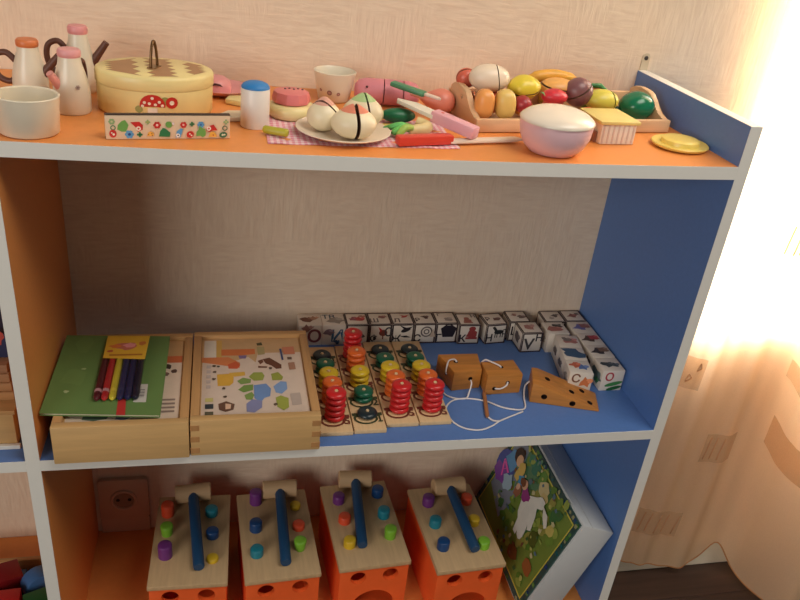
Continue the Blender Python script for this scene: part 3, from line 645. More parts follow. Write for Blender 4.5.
bm = NB(); tube(bm, [Vector((q_.x, q_.y, max(q_.z, 1.4))) for q_ in catmull(l3, 6)], 1.25, 8); mk('cord', bm, cm, cd, CDO, smooth=180)
l4 = [(560, 140, 34), (557, 143, 37), (548, 140, 37.5), (543, 132, 35), (541, 128, 26), (543, 130, 20)]
bm = NB(); tube(bm, [Vector((q_.x, q_.y, max(q_.z, 1.4))) for q_ in catmull(l4, 6)], 1.25, 8); mk('cord', bm, cm, cd, CDO, smooth=180)
l5 = [(631, 102, 21), (628, 98, 18), (620, 97.5, 13), (612, 101, 11)]
bm = NB(); tube(bm, [Vector((q_.x, q_.y, max(q_.z, 1.4))) for q_ in catmull(l5, 6)], 1.25, 8); mk('cord', bm, cm, cd, CDO, smooth=180)
l6 = [(598, 140, 30), (604, 138, 38), (612, 132, 38), (622, 124, 36.5), (625, 122, 34)]
bm = NB(); tube(bm, [Vector((q_.x, q_.y, max(q_.z, 1.4))) for q_ in catmull(l6, 6)], 1.25, 8); mk('cord', bm, cm, cd, CDO, smooth=180)

# ---- left bay, middle shelf: what shows past the divider
lb1 = tag(empty('wooden_box', (-130, 130, ZM)), 'wooden box on the blue shelf in the neighbouring bay', 'box')
bm = NB(); box(bm, -100, 100, -100, 100, 0.2, 50, 1.2); mk('body', bm, PALE, lb1, smooth=35)
bm = NB(); box(bm, -103, 103, -103, 103, 50, 56, 1.0); mk('lid', bm, PINE, lb1, smooth=35)
P = Print(); P.blob(70, -60, 22, 20, (190, 90, 70), 1); P.blob(40, 20, 30, 24, (120, 130, 90), 2); P.build('printed_picture', lb1, (0, 0, 56), (1, 0, 0), (0, 1, 0))
bm = NB(); box(bm, -104, 104, -106, -100.5, 0.2, 6, .8); mk('front_strip', bm, WHITE, lb1)
for k in range(4):
    bm = NB(); box(bm, -95, 95 - k * 1.5, -85 + k * 2, 92, 0, 11.4, 1.0)
    tag(mk('wooden_board', bm, wood((196 - 8 * k, 146 - 6 * k, 96), 0, .5, .12), None, (-126, 134, ZM + 56.4 + 11.8 * k), smooth=35), ('lowest', 'second', 'third', 'topmost')[k] + ' flat wooden board stacked on the box in the neighbouring bay', 'board', 'stacked boards')
bm = NB(); box(bm, -92, 92, -70, 92, 0, 34, 2)
bb = tag(mk('game_box', bm, paint((52, 60, 96), .5), None, (-128, 140, ZM + 104), smooth=35), 'dark blue game box on top of the stacked boards in the neighbouring bay', 'box')
P = Print(); P.blob(50, 10, 22, 8, (180, 170, 170), 3); P.blob(80, 12, 10, 10, (190, 80, 70), 5); P.build('printed_picture', bb, (0, -70, 17), (1, 0, 0), (0, 0, 1))

# ================================================================ BOTTOM SHELF
BT = 115.0
TOPW = wood((196, 164, 122), 1, 0.6, 0.10); BODY = paint((240, 100, 44), 0.45, 0.06); HEADW = wood((206, 170, 128), 0, 0.6, 0.08); HAND = paint((22, 66, 104), 0.45, 0.06)
PC = {'o': (226, 82, 48), 'g': (126, 184, 52), 'p': (112, 50, 122), 't': (30, 128, 146), 'n': (22, 66, 118), 'y': (216, 178, 40)}
def bench(cx, cy, rz, pegs, head, end, label, hlabel):
    t = tag(empty('pounding_bench', (cx, cy, ZB), rz), label, 'toy', 'wooden pounding benches')
    w, l = 117 / 2, 190 / 2
    bm = NB(); box(bm, -w + 2, w - 2, -l + 2, l - 2, 0.2, BT - 9, 1.5); o = mk('body', bm, BODY, t, smooth=35)
    cb = NB()
    def cyl(x, z, r, d):
        b2 = NB(); lathe(b2, [(0, 0), (r, 0), (r, d), (0, d)], 28); xform(b2, (-math.pi / 2, 0, 0), (x, -l - 2, z))
        me = bpy.data.meshes.new('x'); b2.to_mesh(me); b2.free(); cb.from_mesh(me); bpy.data.meshes.remove(me)
    cyl(-26, BT - 27, 13, 14); cyl(27, BT - 27, 13, 14); cyl(2, 20, 36, 14)
    boolean_cut(o, cb)
    cb = NB(); box(cb, -w + 12, w - 12, -l + 10, l - 10, 8, BT - 12); boolean_cut(o, cb)
    bm = NB(); box(bm, -w, w, -l, l, BT - 9, BT, 1.2); mk('top_board', bm, TOPW, t, smooth=35)
    for c, (x, y), h, r, tp in pegs:
        r *= 1.25; h *= 1.12
        dx, dy = x - cx, y - cy; lx = dx * math.cos(-rz) - dy * math.sin(-rz); ly = dx * math.sin(-rz) + dy * math.cos(-rz)
        bm = NB(); lathe(bm, [(r * tp, -4), (r * tp, 1), (r, h - 2.0), (r * .92, h - .6), (r * .8, h), (0, h)], 22); mk('peg', bm, paint(PC[c], 0.35, 0.06), t, (lx, ly, BT), smooth=45)
    hx, hy = head; ex, ey = end; ln = math.hypot(ex - hx, ey - hy); az = math.atan2(ey - hy, ex - hx) + math.pi / 2
    hm = tag(empty('toy_hammer', (hx, hy, ZB + BT), az), hlabel, 'hammer', 'toy hammers')
    bm = NB(); lathe(bm, [(0, -29), (13.5, -29), (15, -27.5), (15, 27.5), (13.5, 29), (0, 29)], 26); xform(bm, (0, math.pi / 2, 0), (0, 0, 15.2)); mk('head', bm, HEADW, hm, smooth=40)
    bm = NB(); tube(bm, [(0, -3, 18), (0, -12, 17), (0, -ln + 2, 9.2), (0, -ln, 9.0)], [8.6, 8.6, 8.6, 7.6], 16); mk('handle', bm, HAND, hm, smooth=40)
def pg(*l): return list(l)
H_ = 13
bench(166.5, 145, -.035, [('o', (127.3, 200.5), 20, 8.2, 1.0), ('g', (128.2, 156.6), 17, 8, .85), ('p', (128.3, 110.8), 22, 8.6, 1.0), ('t', (197.2, 194.4), 12, 8.2, 1.0), ('n', (199.0, 144.9), 12, 8, 1.0), ('y', (199.3, 95.2), 6, 7.4, 1.0)],
      (166.6, 230.4), (179.5, 73.6), 'pounding bench nearest the wall socket with a tall purple peg in its front corner', 'toy hammer with dark blue handle on the bench beside the wall socket')
bench(301, 143, .045, [('p', (270.0, 214.9), 22, 8.4, 1.0), ('n', (267.6, 152.7), 16, 8.2, 1.0), ('t', (267.0, 98.9), 13, 8.2, 1.0), ('y', (335.4, 197.2), 7, 7.2, 1.0), ('o', (336.8, 149.7), 9, 8.2, 1.0), ('g', (335.0, 103.8), 18, 8.2, .75)],
      (310.6, 227.1), (310.0, 68.2), 'pounding bench with a tall purple peg beside the hammer head and a tapered green peg', 'toy hammer lying between a tall purple peg and a small yellow peg')
bench(446, 152, .05, [('p', (410.3, 203.6), 14, 8.2, 1.0), ('o', (414.2, 156.3), 12, 8.4, 1.0), ('y', (414.8, 102.6), 13, 8, 1.0), ('n', (480.5, 213.7), 15, 8.2, 1.0), ('t', (482.0, 162.1), 15, 8.2, 1.0), ('g', (484.3, 114.8), 18, 8.2, .9)],
      (444.0, 240.8), (433.8, 91.5), 'pounding bench with a yellow peg in front left and a green peg in front right', 'toy hammer lying between a purple peg and a dark blue peg')
bench(600, 130, .045, [('p', (565.7, 183.4), 16, 8.4, 1.0), ('t', (565.9, 132.6), 14, 8.2, 1.0), ('n', (566.8, 81.7), 15, 8.2, 1.0), ('o', (634.8, 181.9), 13, 8.2, 1.0), ('y', (634.0, 130.5), 12, 7.8, 1.0), ('g', (635.2, 77.9), 13, 8.2, 1.0)],
      (607.9, 208.2), (616.4, 63.8), 'pounding bench beside the leaning puzzle carton with a dark blue peg in front left', 'toy hammer with slanting handle on the bench beside the puzzle carton')

# ---- puzzle carton leaning on the blue panel
TL = math.radians(21); BH, BL_, BTk = 203.0, 270.0, 60.0
pz = tag(empty('puzzle_carton', (W - 1.5 - BH * math.sin(TL), 14, ZB + .3)), 'puzzle carton with a white horse on its lid leaning against the blue panel', 'box')
pz.rotation_euler = (0, TL, 0)
bm = NB(); box(bm, -BTk, 0, 0, BL_, 0, BH, 1.2); mk('carton', bm, paint((192, 194, 194), 0.5, 0.05, 30), pz, smooth=35)
bm = NB(); box(bm, -BTk - 3, -BTk + .2, 4, BL_ - 4, 4, BH - 4, .6); lid = mk('lid_face', bm, paint((48, 78, 74), 0.3, 0.3, 60), pz)
P = Print(); LW, LH = BL_ - 8, BH - 8
def c(a, b): return (LW - 8 - 0 - (1 - a) * 226 - 8, LH - 6 - b * 158) if False else (24 + a * 226 - 8, LH - 4 - b * 158)
P.rect(11, 11, LW - 11, LH - 11, (206, 192, 80)); P.rect(13.5, 13.5, LW - 13.5, LH - 13.5, (116, 136, 60))
rnd = random.Random(5)
for k in range(60):
    edge = k % 4; f_ = rnd.random()
    u, v = ((f_ * LW, 5), (f_ * LW, LH - 5), (5, f_ * LH), (LW - 5, f_ * LH))[edge]
    P.blob(u, v, 3 + 2 * rnd.random(), 2.6 + 1.5 * rnd.random(), ((70, 118, 60), (34, 66, 110), (96, 140, 76), (28, 90, 96), (150, 150, 110))[k % 5], k)
P.poly([(17, 60), (90, 40), (110, LH - 17), (17, LH - 17)], (128, 136, 150)); P.poly([(60, LH - 17), (170, LH - 17), (160, 130), (80, 110)], (84, 128, 92))
for k in range(46):
    a, b = .25 + rnd.random() * .7, rnd.random() * 1.05; P.blob(*c(a, b), 6 + 7 * rnd.random(), 5 + 6 * rnd.random(), ((86, 124, 48), (146, 160, 74), (66, 110, 62), (150, 146, 72), (112, 140, 58))[k % 5], k + 100)
for a, b, s, col_ in ((.40, .12, 17, (50, 118, 96)), (.30, .10, 12, (60, 128, 100)), (.52, .10, 13, (96, 140, 60)), (.60, .16, 16, (206, 190, 140)), (.66, .22, 12, (200, 178, 120)), (.9, .35, 12, (196, 180, 100)), (.8, .6, 14, (84, 92, 40)), (.92, .85, 14, (150, 92, 50)), (.7, .95, 16, (120, 76, 40))): P.blob(*c(a, b), s, s * .8, col_, int(a * 100))
for k in range(90):
    a, b = .12 + rnd.random() * .86, rnd.random() * 1.1; P.blob(*c(a, b), 2.5 + 3 * rnd.random(), 2 + 3 * rnd.random(), ((176, 178, 96), (70, 104, 60), (196, 188, 140), (96, 140, 110), (120, 86, 60), (150, 166, 80), (86, 116, 130))[k % 7], k + 300)
P.oval(*c(.06, .50), 34, 30, (70, 84, 158)); P.blob(*c(.10, .36), 22, 18, (92, 150, 196), 3); P.blob(*c(.05, .60), 24, 18, (128, 74, 160), 6); P.blob(*c(.20, .58), 18, 16, (160, 186, 204), 9)
P.text('А', *c(.07, .52), 38, (232, 92, 176), .95)
P.text('СЕЗ', *c(.02, .16), 20, (150, 140, 196), .85)
P.oval(*c(.15, .24), 17, 15, (52, 34, 30)); P.oval(*c(.185, .27), 11, 11, (226, 178, 140)); P.blob(*c(.26, .34), 12, 16, (216, 184, 96), 5); P.blob(*c(.33, .38), 10, 10, (70, 150, 190), 8)
# white horse with a rider
P.poly([c(*z) for z in ((.50, .62), (.46, .50), (.52, .36), (.58, .30), (.64, .22), (.70, .22), (.72, .30), (.66, .36), (.70, .44), (.74, .58), (.70, .62), (.64, .52), (.60, .60), (.62, .80), (.57, .80), (.54, .66))], (226, 224, 214))
P.poly([c(*z) for z in ((.70, .26), (.80, .28), (.86, .36), (.84, .40), (.76, .34))], (226, 220, 206)); P.oval(*c(.62, .62), 14, 30, (222, 220, 210), .5)
P.blob(*c(.47, .42), 13, 12, (150, 52, 128), 2); P.oval(*c(.40, .36), 9, 9, (224, 172, 140)); P.blob(*c(.37, .36), 10, 8, (120, 70, 40), 4); P.blob(*c(.36, .50), 12, 12, (150, 96, 70), 13); P.oval(*c(.34, .46), 6, 6, (226, 180, 150))
P.build('lid_picture', lid, (-BTk - 3, BL_ - 4, 4), (0, -1, 0), (0, 0, 1), 0.12, 0.02, 0.25)
bm = NB(); box(bm, -BTk + 16, -BTk + 17, -0.5, BL_ + .5, BH, BH + .6); mk('lid_seam', bm, paint((180, 180, 178)), pz)

# ---- left bay, bottom: tray of coloured blocks
tr = tag(empty('wooden_tray', (-150, 120, ZB)), 'wooden tray holding coloured blocks in the neighbouring bay', 'tray')
for nm, q_ in (('base', (-120, 120, -80, 80, .2, 6)), ('front_rail', (-120, 120, -80, -72, 6, 44)), ('back_rail', (-120, 120, 72, 80, 6, 44)), ('side_rail', (-120, -112, -72, 72, 6, 44)), ('side_rail', (112, 120, -72, 72, 6, 44))):
    bm = NB(); box(bm, *q_, 1.0); mk(nm, bm, PINE, tr, smooth=35)
def tblock(poly, h, rgb, loc, rot, label):
    bm = NB(); prism(bm, poly, -h / 2, h / 2, 1.2); o = mk('toy_block', bm, paint(rgb, .4), None, loc, rot, smooth=35); return tag(o, label, 'toy block', 'coloured blocks in the tray')
sq = [(-17, -17), (17, -17), (17, 17), (-17, 17)]; trg = [(-20, -14), (20, -14), (0, 20)]; arc = [(-26, -12)] + [(26 * math.cos(math.pi * (1 - k / 10)), -12 + 30 * math.sin(math.pi * (1 - k / 10))) for k in range(11)]
# base layer, then the ones on top
rows = ((76, 'at the front rail'), (120, 'in the middle row'), (164, 'at the rear rail'))
cl = [('red', (186, 40, 40)), ('green', (40, 110, 56)), ('blue', (50, 92, 150)), ('plain wood', (206, 160, 104)), ('yellow', (214, 180, 60))]
k = 0
for y, where in rows:
    for i in range(5):
        x = -232 + i * 41; nm, rgb = cl[(i + 2 * rows.index((y, where))) % 5]
        tblock(sq if (k % 3) else trg, 30, rgb, (x, y, ZB + 21.5), (0, 0, 0), nm + ' wooden block in the bottom layer of the tray ' + where); k += 1
tblock(sq, 30, (140, 30, 34), (-112, 150, ZB + 56), (.2, .2, .5), 'dark red square block on top of the tray pile')
tblock(sq, 30, (190, 40, 38), (-100, 96, ZB + 54), (.06, .05, .1), 'bright red square block on top of the tray pile')
tblock(arc, 26, (70, 112, 166), (-66, 136, ZB + 56), (math.pi / 2, -.3, .5), 'blue half-round block on top of the tray pile')
tblock(sq, 28, (34, 92, 44), (-58, 92, ZB + 53), (.05, -.1, .3), 'dark green square block on top of the tray pile')
tblock(trg, 26, (40, 120, 60), (-140, 118, ZB + 51), (.05, .05, .2), 'green triangle block on top of the tray pile')

# ================================================================ TOP SHELF
CREAM = paint((228, 218, 196), 0.3, 0.03)
# ---- white cup at the left end
cu = tag(empty('white_cup', (28, 34, zt(28))), 'plain white toy cup at the shelf edge in front of the jugs', 'cup')
bm = NB(); lathe(bm, [(0, 0.1), (26, 0.1), (28.5, 2), (30.5, 36), (31, 38), (30, 39), (28.5, 38), (26.5, 6), (0, 5)], 48, cap=False); mk('bowl', bm, CREAM, cu, smooth=50)
# ---- three jugs
def jug(x, y, h, rb, capc, capn, handc, hdir, spoutc, sdir, label, sl=1.75, hl=1.0, sz=.78):
    t = tag(empty('toy_jug', (x, y, zt(x))), label, 'jug', 'white toy jugs')
    bm = NB(); lathe(bm, [(0, .1), (rb * .92, .1), (rb, 2), (rb, h * .30), (rb * .94, h * .45), (rb * .80, h * .62), (rb * .63, h * .78), (rb * .58, h * .88), (0, h * .88)], 40); mk('body', bm, CREAM, t, smooth=45)
    bm = NB(); lathe(bm, [(0, h * .88), (rb * .58, h * .88), (rb * .62, h * .90), (rb * .62, h * .97), (rb * .54, h), (0, h * 1.01)], 32); mk('cap', bm, paint(capc, .4), t, smooth=45)
    a = hdir; d = Vector((math.cos(a), math.sin(a), 0)); pts = [d * (rb * .75) + Vector((0, 0, h * .62)), d * (rb * 1.25) + Vector((0, 0, h * .74)), d * (rb * 1.85 * hl) + Vector((0, 0, h * .68)), d * (rb * 2.0 * hl) + Vector((0, 0, h * .5)), d * (rb * 1.75 * hl) + Vector((0, 0, h * .32)), d * (rb * 1.2) + Vector((0, 0, h * .26)), d * (rb * .95) + Vector((0, 0, h * .3))]
    bm = NB(); tube(bm, catmull(pts, 5), 3.4, 10); mk('handle', bm, paint(handc, .5), t, smooth=180)
    d = Vector((math.cos(sdir), math.sin(sdir), 0)); p0 = d * (rb * .7) + Vector((0, 0, h * .42)); p1 = d * (rb * sl) + Vector((0, 0, h * sz))
    bm = NB(); tube(bm, [p0, p0.lerp(p1, .5), p1], [5.5, 4.5, 3.8], 12); mk('spout', bm, paint(spoutc, .5), t, smooth=40)
    return t
BRN = (96, 56, 42); PNK = (222, 140, 140)
j1 = jug(7, 158, 66, 19, (216, 122, 70), 'orange', BRN, math.radians(172), BRN, math.radians(-8), 'white toy jug with an orange cap and brown handle')
j3 = jug(53, 206, 76, 18, (226, 150, 150), 'pink', BRN, math.radians(178), BRN, math.radians(-2), 'white toy jug with a pink cap and brown handle, standing against the wall')
j2 = jug(57, 116, 68, 19.5, (228, 160, 160), 'pink', BRN, math.radians(72), (220, 150, 140), math.radians(226), 'white toy jug with a pink cap and pink spout beside the yellow pot', 1.32, .8, .66)
P = Print(); P.flower(0, 0, 2.6, (170, 150, 140), (120, 100, 96)); P.build('flower_print', j2, (9, -16.6, 31), (.88, .47, 0), (0, 0, 1), .5)

# ---- oval yellow pot with wire handle
PX, PY, PA, PB, PH = 143, 149, 65.5, 52, 47
po = tag(empty('oval_pot', (PX, PY, zt(PX)), math.radians(9)), 'oval pale yellow toy pot with zigzag lid and wire handle', 'pot')
YEL = paint((236, 218, 152), 0.35, 0.04)
bm = NB(); lathe(bm, [(0, .1), (.95, .1), (.98, 2), (.985, PH * .66), (.9, PH * .66)], 64, sx=PA, sy=PB); mk('body', bm, YEL, po, smooth=45)
bm = NB(); lathe(bm, [(.9, PH * .665), (.985, PH * .665), (1.0, PH * .69), (1.0, PH * .93), (.985, PH * .975), (.955, PH), (0, PH)], 64, sx=PA, sy=PB); ld = mk('lid', bm, YEL, po, smooth=45)
P = Print(); zb = (176, 132, 92)
def zig(u0, u1, n, amp):                              # brown field with saw-tooth sides inside the oval top
    L = []; lim = lambda u: 0.86 * PB * math.sqrt(max(0.02, 1 - (u / (PA * .9)) ** 2))
    def clampv(u, v): m_ = lim(u); return (u, max(-m_, min(m_, v)))
    for k in range(n + 1):
        v = -lim(u0) + 2 * lim(u0) * k / n; L.append(clampv(u0 + (amp if k % 2 else 0), v))
    for k in range(n + 1):
        v = lim(u1) - 2 * lim(u1) * k / n; L.append(clampv(u1 - (amp if k % 2 else 0), v))
    P.poly(L, zb)
zig(-54, -17, 8, 8); zig(-11, 22, 10, 8); zig(32, 56, 8, 8)
P.build('zigzag_print', ld, (0, 0, PH), (1, 0, 0), (0, 1, 0), .15)
hp = [(0, -9, PH + 1), (0, -8.5, PH + 9), (0, -6.5, PH + 19), (0, -3, PH + 27), (0, 0, PH + 29), (0, 3, PH + 27), (0, 6.5, PH + 19), (0, 8.5, PH + 9), (0, 9, PH + 1)]
bm = NB(); tube(bm, catmull(hp, 4), 1.7, 8); xform(bm, (0, 0, math.radians(-28)), (-1, 0, 0)); mk('wire_handle', bm, mat_metal((120, 92, 62)), po, smooth=180)
bm = NB(); box(bm, -5, 5, -9, 9, PH, PH + 1.2, .4); xform(bm, (0, 0, math.radians(-28)), (-1, 0, 0)); mk('handle_plate', bm, mat_metal((150, 120, 80)), po)
def on_pot(name, shapes, mats):
    bm = NB()
    for (uc, vc, pts, mi, off) in shapes:
        def pt(u, v):
            t = -math.pi / 2 + u / 62.0; nx, ny = math.cos(t), math.sin(t)
            return (nx * (PA * .985 + off), ny * (PB * .985 + off), v)
        cv = bm.verts.new(pt(uc, vc)); rim = [bm.verts.new(pt(uc + a, vc + b)) for a, b in pts]
        for k in range(len(rim)):
            f = bm.faces.new((cv, rim[k], rim[(k + 1) % len(rim)])); f.material_index = mi
    mk(name, bm, mats, po)
circ = lambda r, n=12: [(r * math.cos(6.283 * k / n), r * math.sin(6.283 * k / n)) for k in range(n)]
dome = [(-13, -2)] + [(13 * math.cos(math.pi * (1 - k / 10)), 12 * math.sin(math.pi * (1 - k / 10))) for k in range(11)] + [(13, -2)]
sh = [(-8, 14, [(-5, -13), (5, -13), (5, 0), (-5, 0)], 1, .5), (-8, 17, dome, 0, .8), (12, 20, circ(6.5), 0, .6), (12, 20, circ(2.6), 1, .9), (5, 22, circ(4.5), 2, .5), (-22, 12, circ(4), 2, .5)]
sh += [(-8 + a, 17 + b, circ(1.7, 8), 1, 1.1) for a, b in ((-8, 3), (0, 8), (7, 4), (-3, 2), (-10, -1), (10, 0), (3, 1))]
on_pot('mushroom_print', sh, [paint((196, 44, 36), .4), paint((238, 222, 200), .4), paint((150, 150, 84), .4)])

# ---- printed mouth organ standing on edge
L0 = Vector((102.5, 21, 0)); L1 = Vector((226, 45, 0)); dv = L1 - L0; rz = math.atan2(dv.y, dv.x); ln = dv.length
mo = tag(empty('mouth_organ', ((L0.x + L1.x) / 2, (L0.y + L1.y) / 2, zt(164)), rz), 'toy mouth organ printed with mushrooms, leaves and flowers', 'toy')
bm = NB(); box(bm, -ln / 2, ln / 2, 0, 6, .2, 25.5, .8); body = mk('cover_plate', bm, paint((226, 200, 168), .4), mo, smooth=35)
bm = NB(); box(bm, -ln / 2, ln / 2, 10, 13, .2, 22, .8); mk('cover_plate', bm, paint((226, 200, 168), .4), mo, smooth=35)
bm = NB(); box(bm, -ln / 2 + 1, ln / 2 - 1, 6, 10, .2, 23, .3); mk('reed_block', bm, paint((58, 40, 32), .5), mo)
bm = NB()
for k in range(17): box(bm, -ln / 2 + 3 + k * 7, -ln / 2 + 4.2 + k * 7, 6, 10, 23, 25.2)
mk('air_channel_walls', bm, paint((90, 62, 46), .6), mo)
bm = NB(); box(bm, -ln / 2 - .2, ln / 2 + .2, -.3, 6.2, 25.4, 26.4, .3); mk('dark_rim', bm, paint((52, 34, 28), .5), mo)
P = Print(); gr1, gr2, rd1, bl1, ye1 = (110, 164, 82), (44, 122, 76), (202, 44, 40), (96, 158, 204), (236, 176, 76)
def u(zx, zy): return ((zx - 30) / 710.0 * ln - ln / 2, (285 - zy) / 155.0 * 25)
def F_(zx, zy, r, a, b, n=6): P.flower(*u(zx, zy), r, a, b, n)
F_(65, 168, 3.2, (150, 176, 120), (210, 200, 150)); P.blob(*u(128, 190), 6, 6, gr1, 4, 10, .35); P.ring(*u(70, 207), 2.6, 2.6, .9, gr2); P.oval(*u(68, 245), 3.6, 4.2, rd1); P.oval(*u(72, 250), 1.2, 1.2, (250, 240, 220)); P.oval(*u(62, 240), .8, .8, (250, 240, 220))
P.poly([u(165, 172), u(215, 168), u(235, 190), u(232, 220), u(205, 235), u(195, 205)], rd1); P.oval(*u(210, 213), 2.4, 2.4, (250, 230, 210)); P.oval(*u(210, 213), 1.0, 1.0, rd1)
F_(158, 250, 4.4, bl1, (40, 70, 130)); F_(262, 170, 2.4, (150, 176, 110), (190, 160, 90), 4); F_(215, 252, 2.8, gr2, (30, 70, 50), 4); F_(314, 190, 3.8, rd1, (240, 200, 190))
P.poly([u(255, 262), u(262, 238), u(275, 230), u(292, 240), u(295, 262)], ye1); [P.oval(*u(a, b), .6, .6, (120, 60, 30), n=6) for a, b in ((264, 252), (282, 246), (286, 258))]
P.poly([u(322, 265), u(330, 230), u(345, 208), u(360, 212), u(388, 240), u(385, 268)], gr2); P.oval(*u(380, 187), 3.2, 3.6, gr1, .5); P.oval(*u(405, 180), 1.2, 1.4, (240, 220, 220))
P.poly([u(418, 270), u(425, 230), u(445, 212), u(462, 215), u(455, 240), u(445, 272)], bl1); P.oval(*u(432, 258), 2.0, 2.0, (250, 240, 230)); P.oval(*u(432, 258), .9, .9, (40, 60, 80)); F_(464, 188, 3.4, rd1, (240, 190, 180)); F_(513, 183, 2.6, gr2, (60, 90, 60), 4); P.oval(*u(502, 252), 3.9, 3.6, rd1, .5); P.oval(*u(500, 248), .8, .8, (250, 240, 220)); P.oval(*u(510, 258), .8, .8, (250, 240, 220))
F_(565, 187, 3.6, bl1, (60, 110, 170)); P.blob(*u(567, 235), 5, 6, gr1, 9, 10, .35); P.poly([u(595, 215), u(605, 198), u(640, 185), u(664, 225), u(630, 226), u(612, 236)], rd1); P.oval(*u(612, 212), 2.4, 2.4, (250, 230, 210)); P.oval(*u(612, 212), 1.0, 1.0, rd1)
P.poly([u(610, 268), u(620, 238), u(638, 230), u(655, 248), u(660, 268)], ye1); P.oval(*u(638, 256), .8, .8, (190, 60, 40)); F_(714, 168, 2.8, (140, 170, 120), (190, 190, 130), 4); P.ring(*u(707, 210), 2.9, 2.7, 1.0, (60, 100, 76)); P.oval(*u(698, 255), 4.3, 3.2, (60, 110, 76), .2); P.oval(*u(694, 255), 1.2, 1.2, (230, 220, 190)); P.oval(*u(706, 253), 1.0, 1.0, (230, 220, 190))
P.build('floral_print', body, (0, 0, 0), (1, 0, 0), (0, 0, 1), .12, .015)

# ---- pink plate leaning back behind the pot
pk = tag(empty('pink_plate', ((218.3, 215.1)[0], 236, zt(222))), 'pink toy plate at the wall behind the yellow pot', 'plate')
bm = NB(); lathe(bm, [(0, .2), (20, .2), (28, 3), (37, 8), (38, 9.6), (36, 9.8), (27, 6), (20, 2.4), (0, 2.2)], 40, cap=False); mk('dish', bm, paint((228, 158, 158), .35), pk, smooth=50)
bm = NB(); lathe(bm, [(0, 22), (12, 21), (18, 17), (20, 10), (20, 2.6)], 28, cap=False, cx=-8); mk('domed_top', bm, paint((228, 154, 154), .35), pk, smooth=50)
P = Print(); P.poly([(-9, 0), (-6, 3), (0, 4.2), (6, 3), (9, 0), (0, 1.4)], (70, 34, 36)); P.build('slot_print', pk, (-8, -19.6, 13), (1, 0, 0), (0, .1, .99), 1.2)
# ---- white shaker with blue dome
sh_ = tag(empty('shaker', (254.5, 97, zt(254))), 'white cylindrical toy shaker with a blue domed top', 'shaker')
bm = NB(); lathe(bm, [(0, .1), (15.5, .1), (16.2, 1.2), (16.2, 43), (15.6, 44), (0, 44)], 40); mk('body', bm, paint((232, 226, 218), .35, .02), sh_, smooth=45)
bm = NB(); lathe(bm, [(15.9, 44.1), (15.9, 45.5), (14, 48.2), (10, 50.3), (5, 51.4), (0, 51.7)], 40, cap=False); mk('dome', bm, paint((44, 128, 196), .45), sh_, smooth=60)
# pale slices beside the shaker
for k, (px, py_, rz_, lb) in enumerate((((236.2, 124.8)[0], (236.2, 124.8)[1], .4, 'cream toy slice lying flat beside the shaker'), ((243.5, 183.6)[0], (243.5, 183.6)[1] + 6, -.3, 'pale yellow toy slice behind the shaker'))):
    bm = NB(); prism(bm, [(-19, -11), (10, -17), (18, -6), (17, 10), (-6, 16), (-20, 6)], .2, 6 if k == 0 else 7, 1.4)
    tag(mk('toy_slice', bm, paint(((232, 222, 202), (230, 214, 150))[k], .45), None, (px, py_, zt(px)), (0, 0, rz_), smooth=40), lb, 'toy food')
# ---- napkin under plate and tools
nk = NB(); NXx, NYy = 30, 16
def nap_mat():
    mt = bpy.data.materials.new('checked_cloth'); mt.use_nodes = True; nt = mt.node_tree; b = nt.nodes['Principled BSDF']; b.inputs['Roughness'].default_value = .85
    tc = nt.nodes.new('ShaderNodeTexCoord'); cols = []
    for ax in (0, 1):
        sp = nt.nodes.new('ShaderNodeSeparateXYZ'); nt.links.new(tc.outputs['Object'], sp.inputs[0])
        ml = nt.nodes.new('ShaderNodeMath'); ml.operation = 'MULTIPLY'; ml.inputs[1].default_value = 150; nt.links.new(sp.outputs[ax], ml.inputs[0])
        fr = nt.nodes.new('ShaderNodeMath'); fr.operation = 'FRACT'; nt.links.new(ml.outputs[0], fr.inputs[0])
        gt = nt.nodes.new('ShaderNodeMath'); gt.operation = 'GREATER_THAN'; gt.inputs[1].default_value = .5; nt.links.new(fr.outputs[0], gt.inputs[0]); cols.append(gt)
    ad = nt.nodes.new('ShaderNodeMath'); ad.operation = 'ADD'; nt.links.new(cols[0].outputs[0], ad.inputs[0]); nt.links.new(cols[1].outputs[0], ad.inputs[1])
    hf = nt.nodes.new('ShaderNodeMath'); hf.operation = 'MULTIPLY'; hf.inputs[1].default_value = .5; nt.links.new(ad.outputs[0], hf.inputs[0])
    mx = nt.nodes.new('ShaderNodeMix'); mx.data_type = 'RGBA'; mx.inputs[6].default_value = lin((236, 214, 216)); mx.inputs[7].default_value = lin((216, 128, 150)); nt.links.new(hf.outputs[0], mx.inputs[0]); nt.links.new(mx.outputs[2], b.inputs['Base Color'])
    return mt
g0 = []
for j in range(NYy + 1):
    row = []
    for i in range(NXx + 1):
        x = 266 + (486 - 266) * i / NXx; y = 33 + 8 * i / NXx + (110) * j / NYy
        z = sag(x) - sag(376) + .5 + .45 * math.sin(i * 1.1 + j * .5) + .3 * math.sin(j * 1.7)
        row.append((nk.verts.new((x - 376, y - 90, z)), nk.verts.new((x - 376, y - 90, z - .35))))
    g0.append(row)
for j in range(NYy):
    for i in range(NXx):
        for s in (0, 1): nk.faces.new((g0[j][i][s], g0[j][i + 1][s], g0[j + 1][i + 1][s], g0[j + 1][i][s]))
tag(mk('napkin', nk, nap_mat(), None, (376, 90, zt(376)), smooth=60), 'pink checked cloth napkin spread under the white plate', 'napkin')

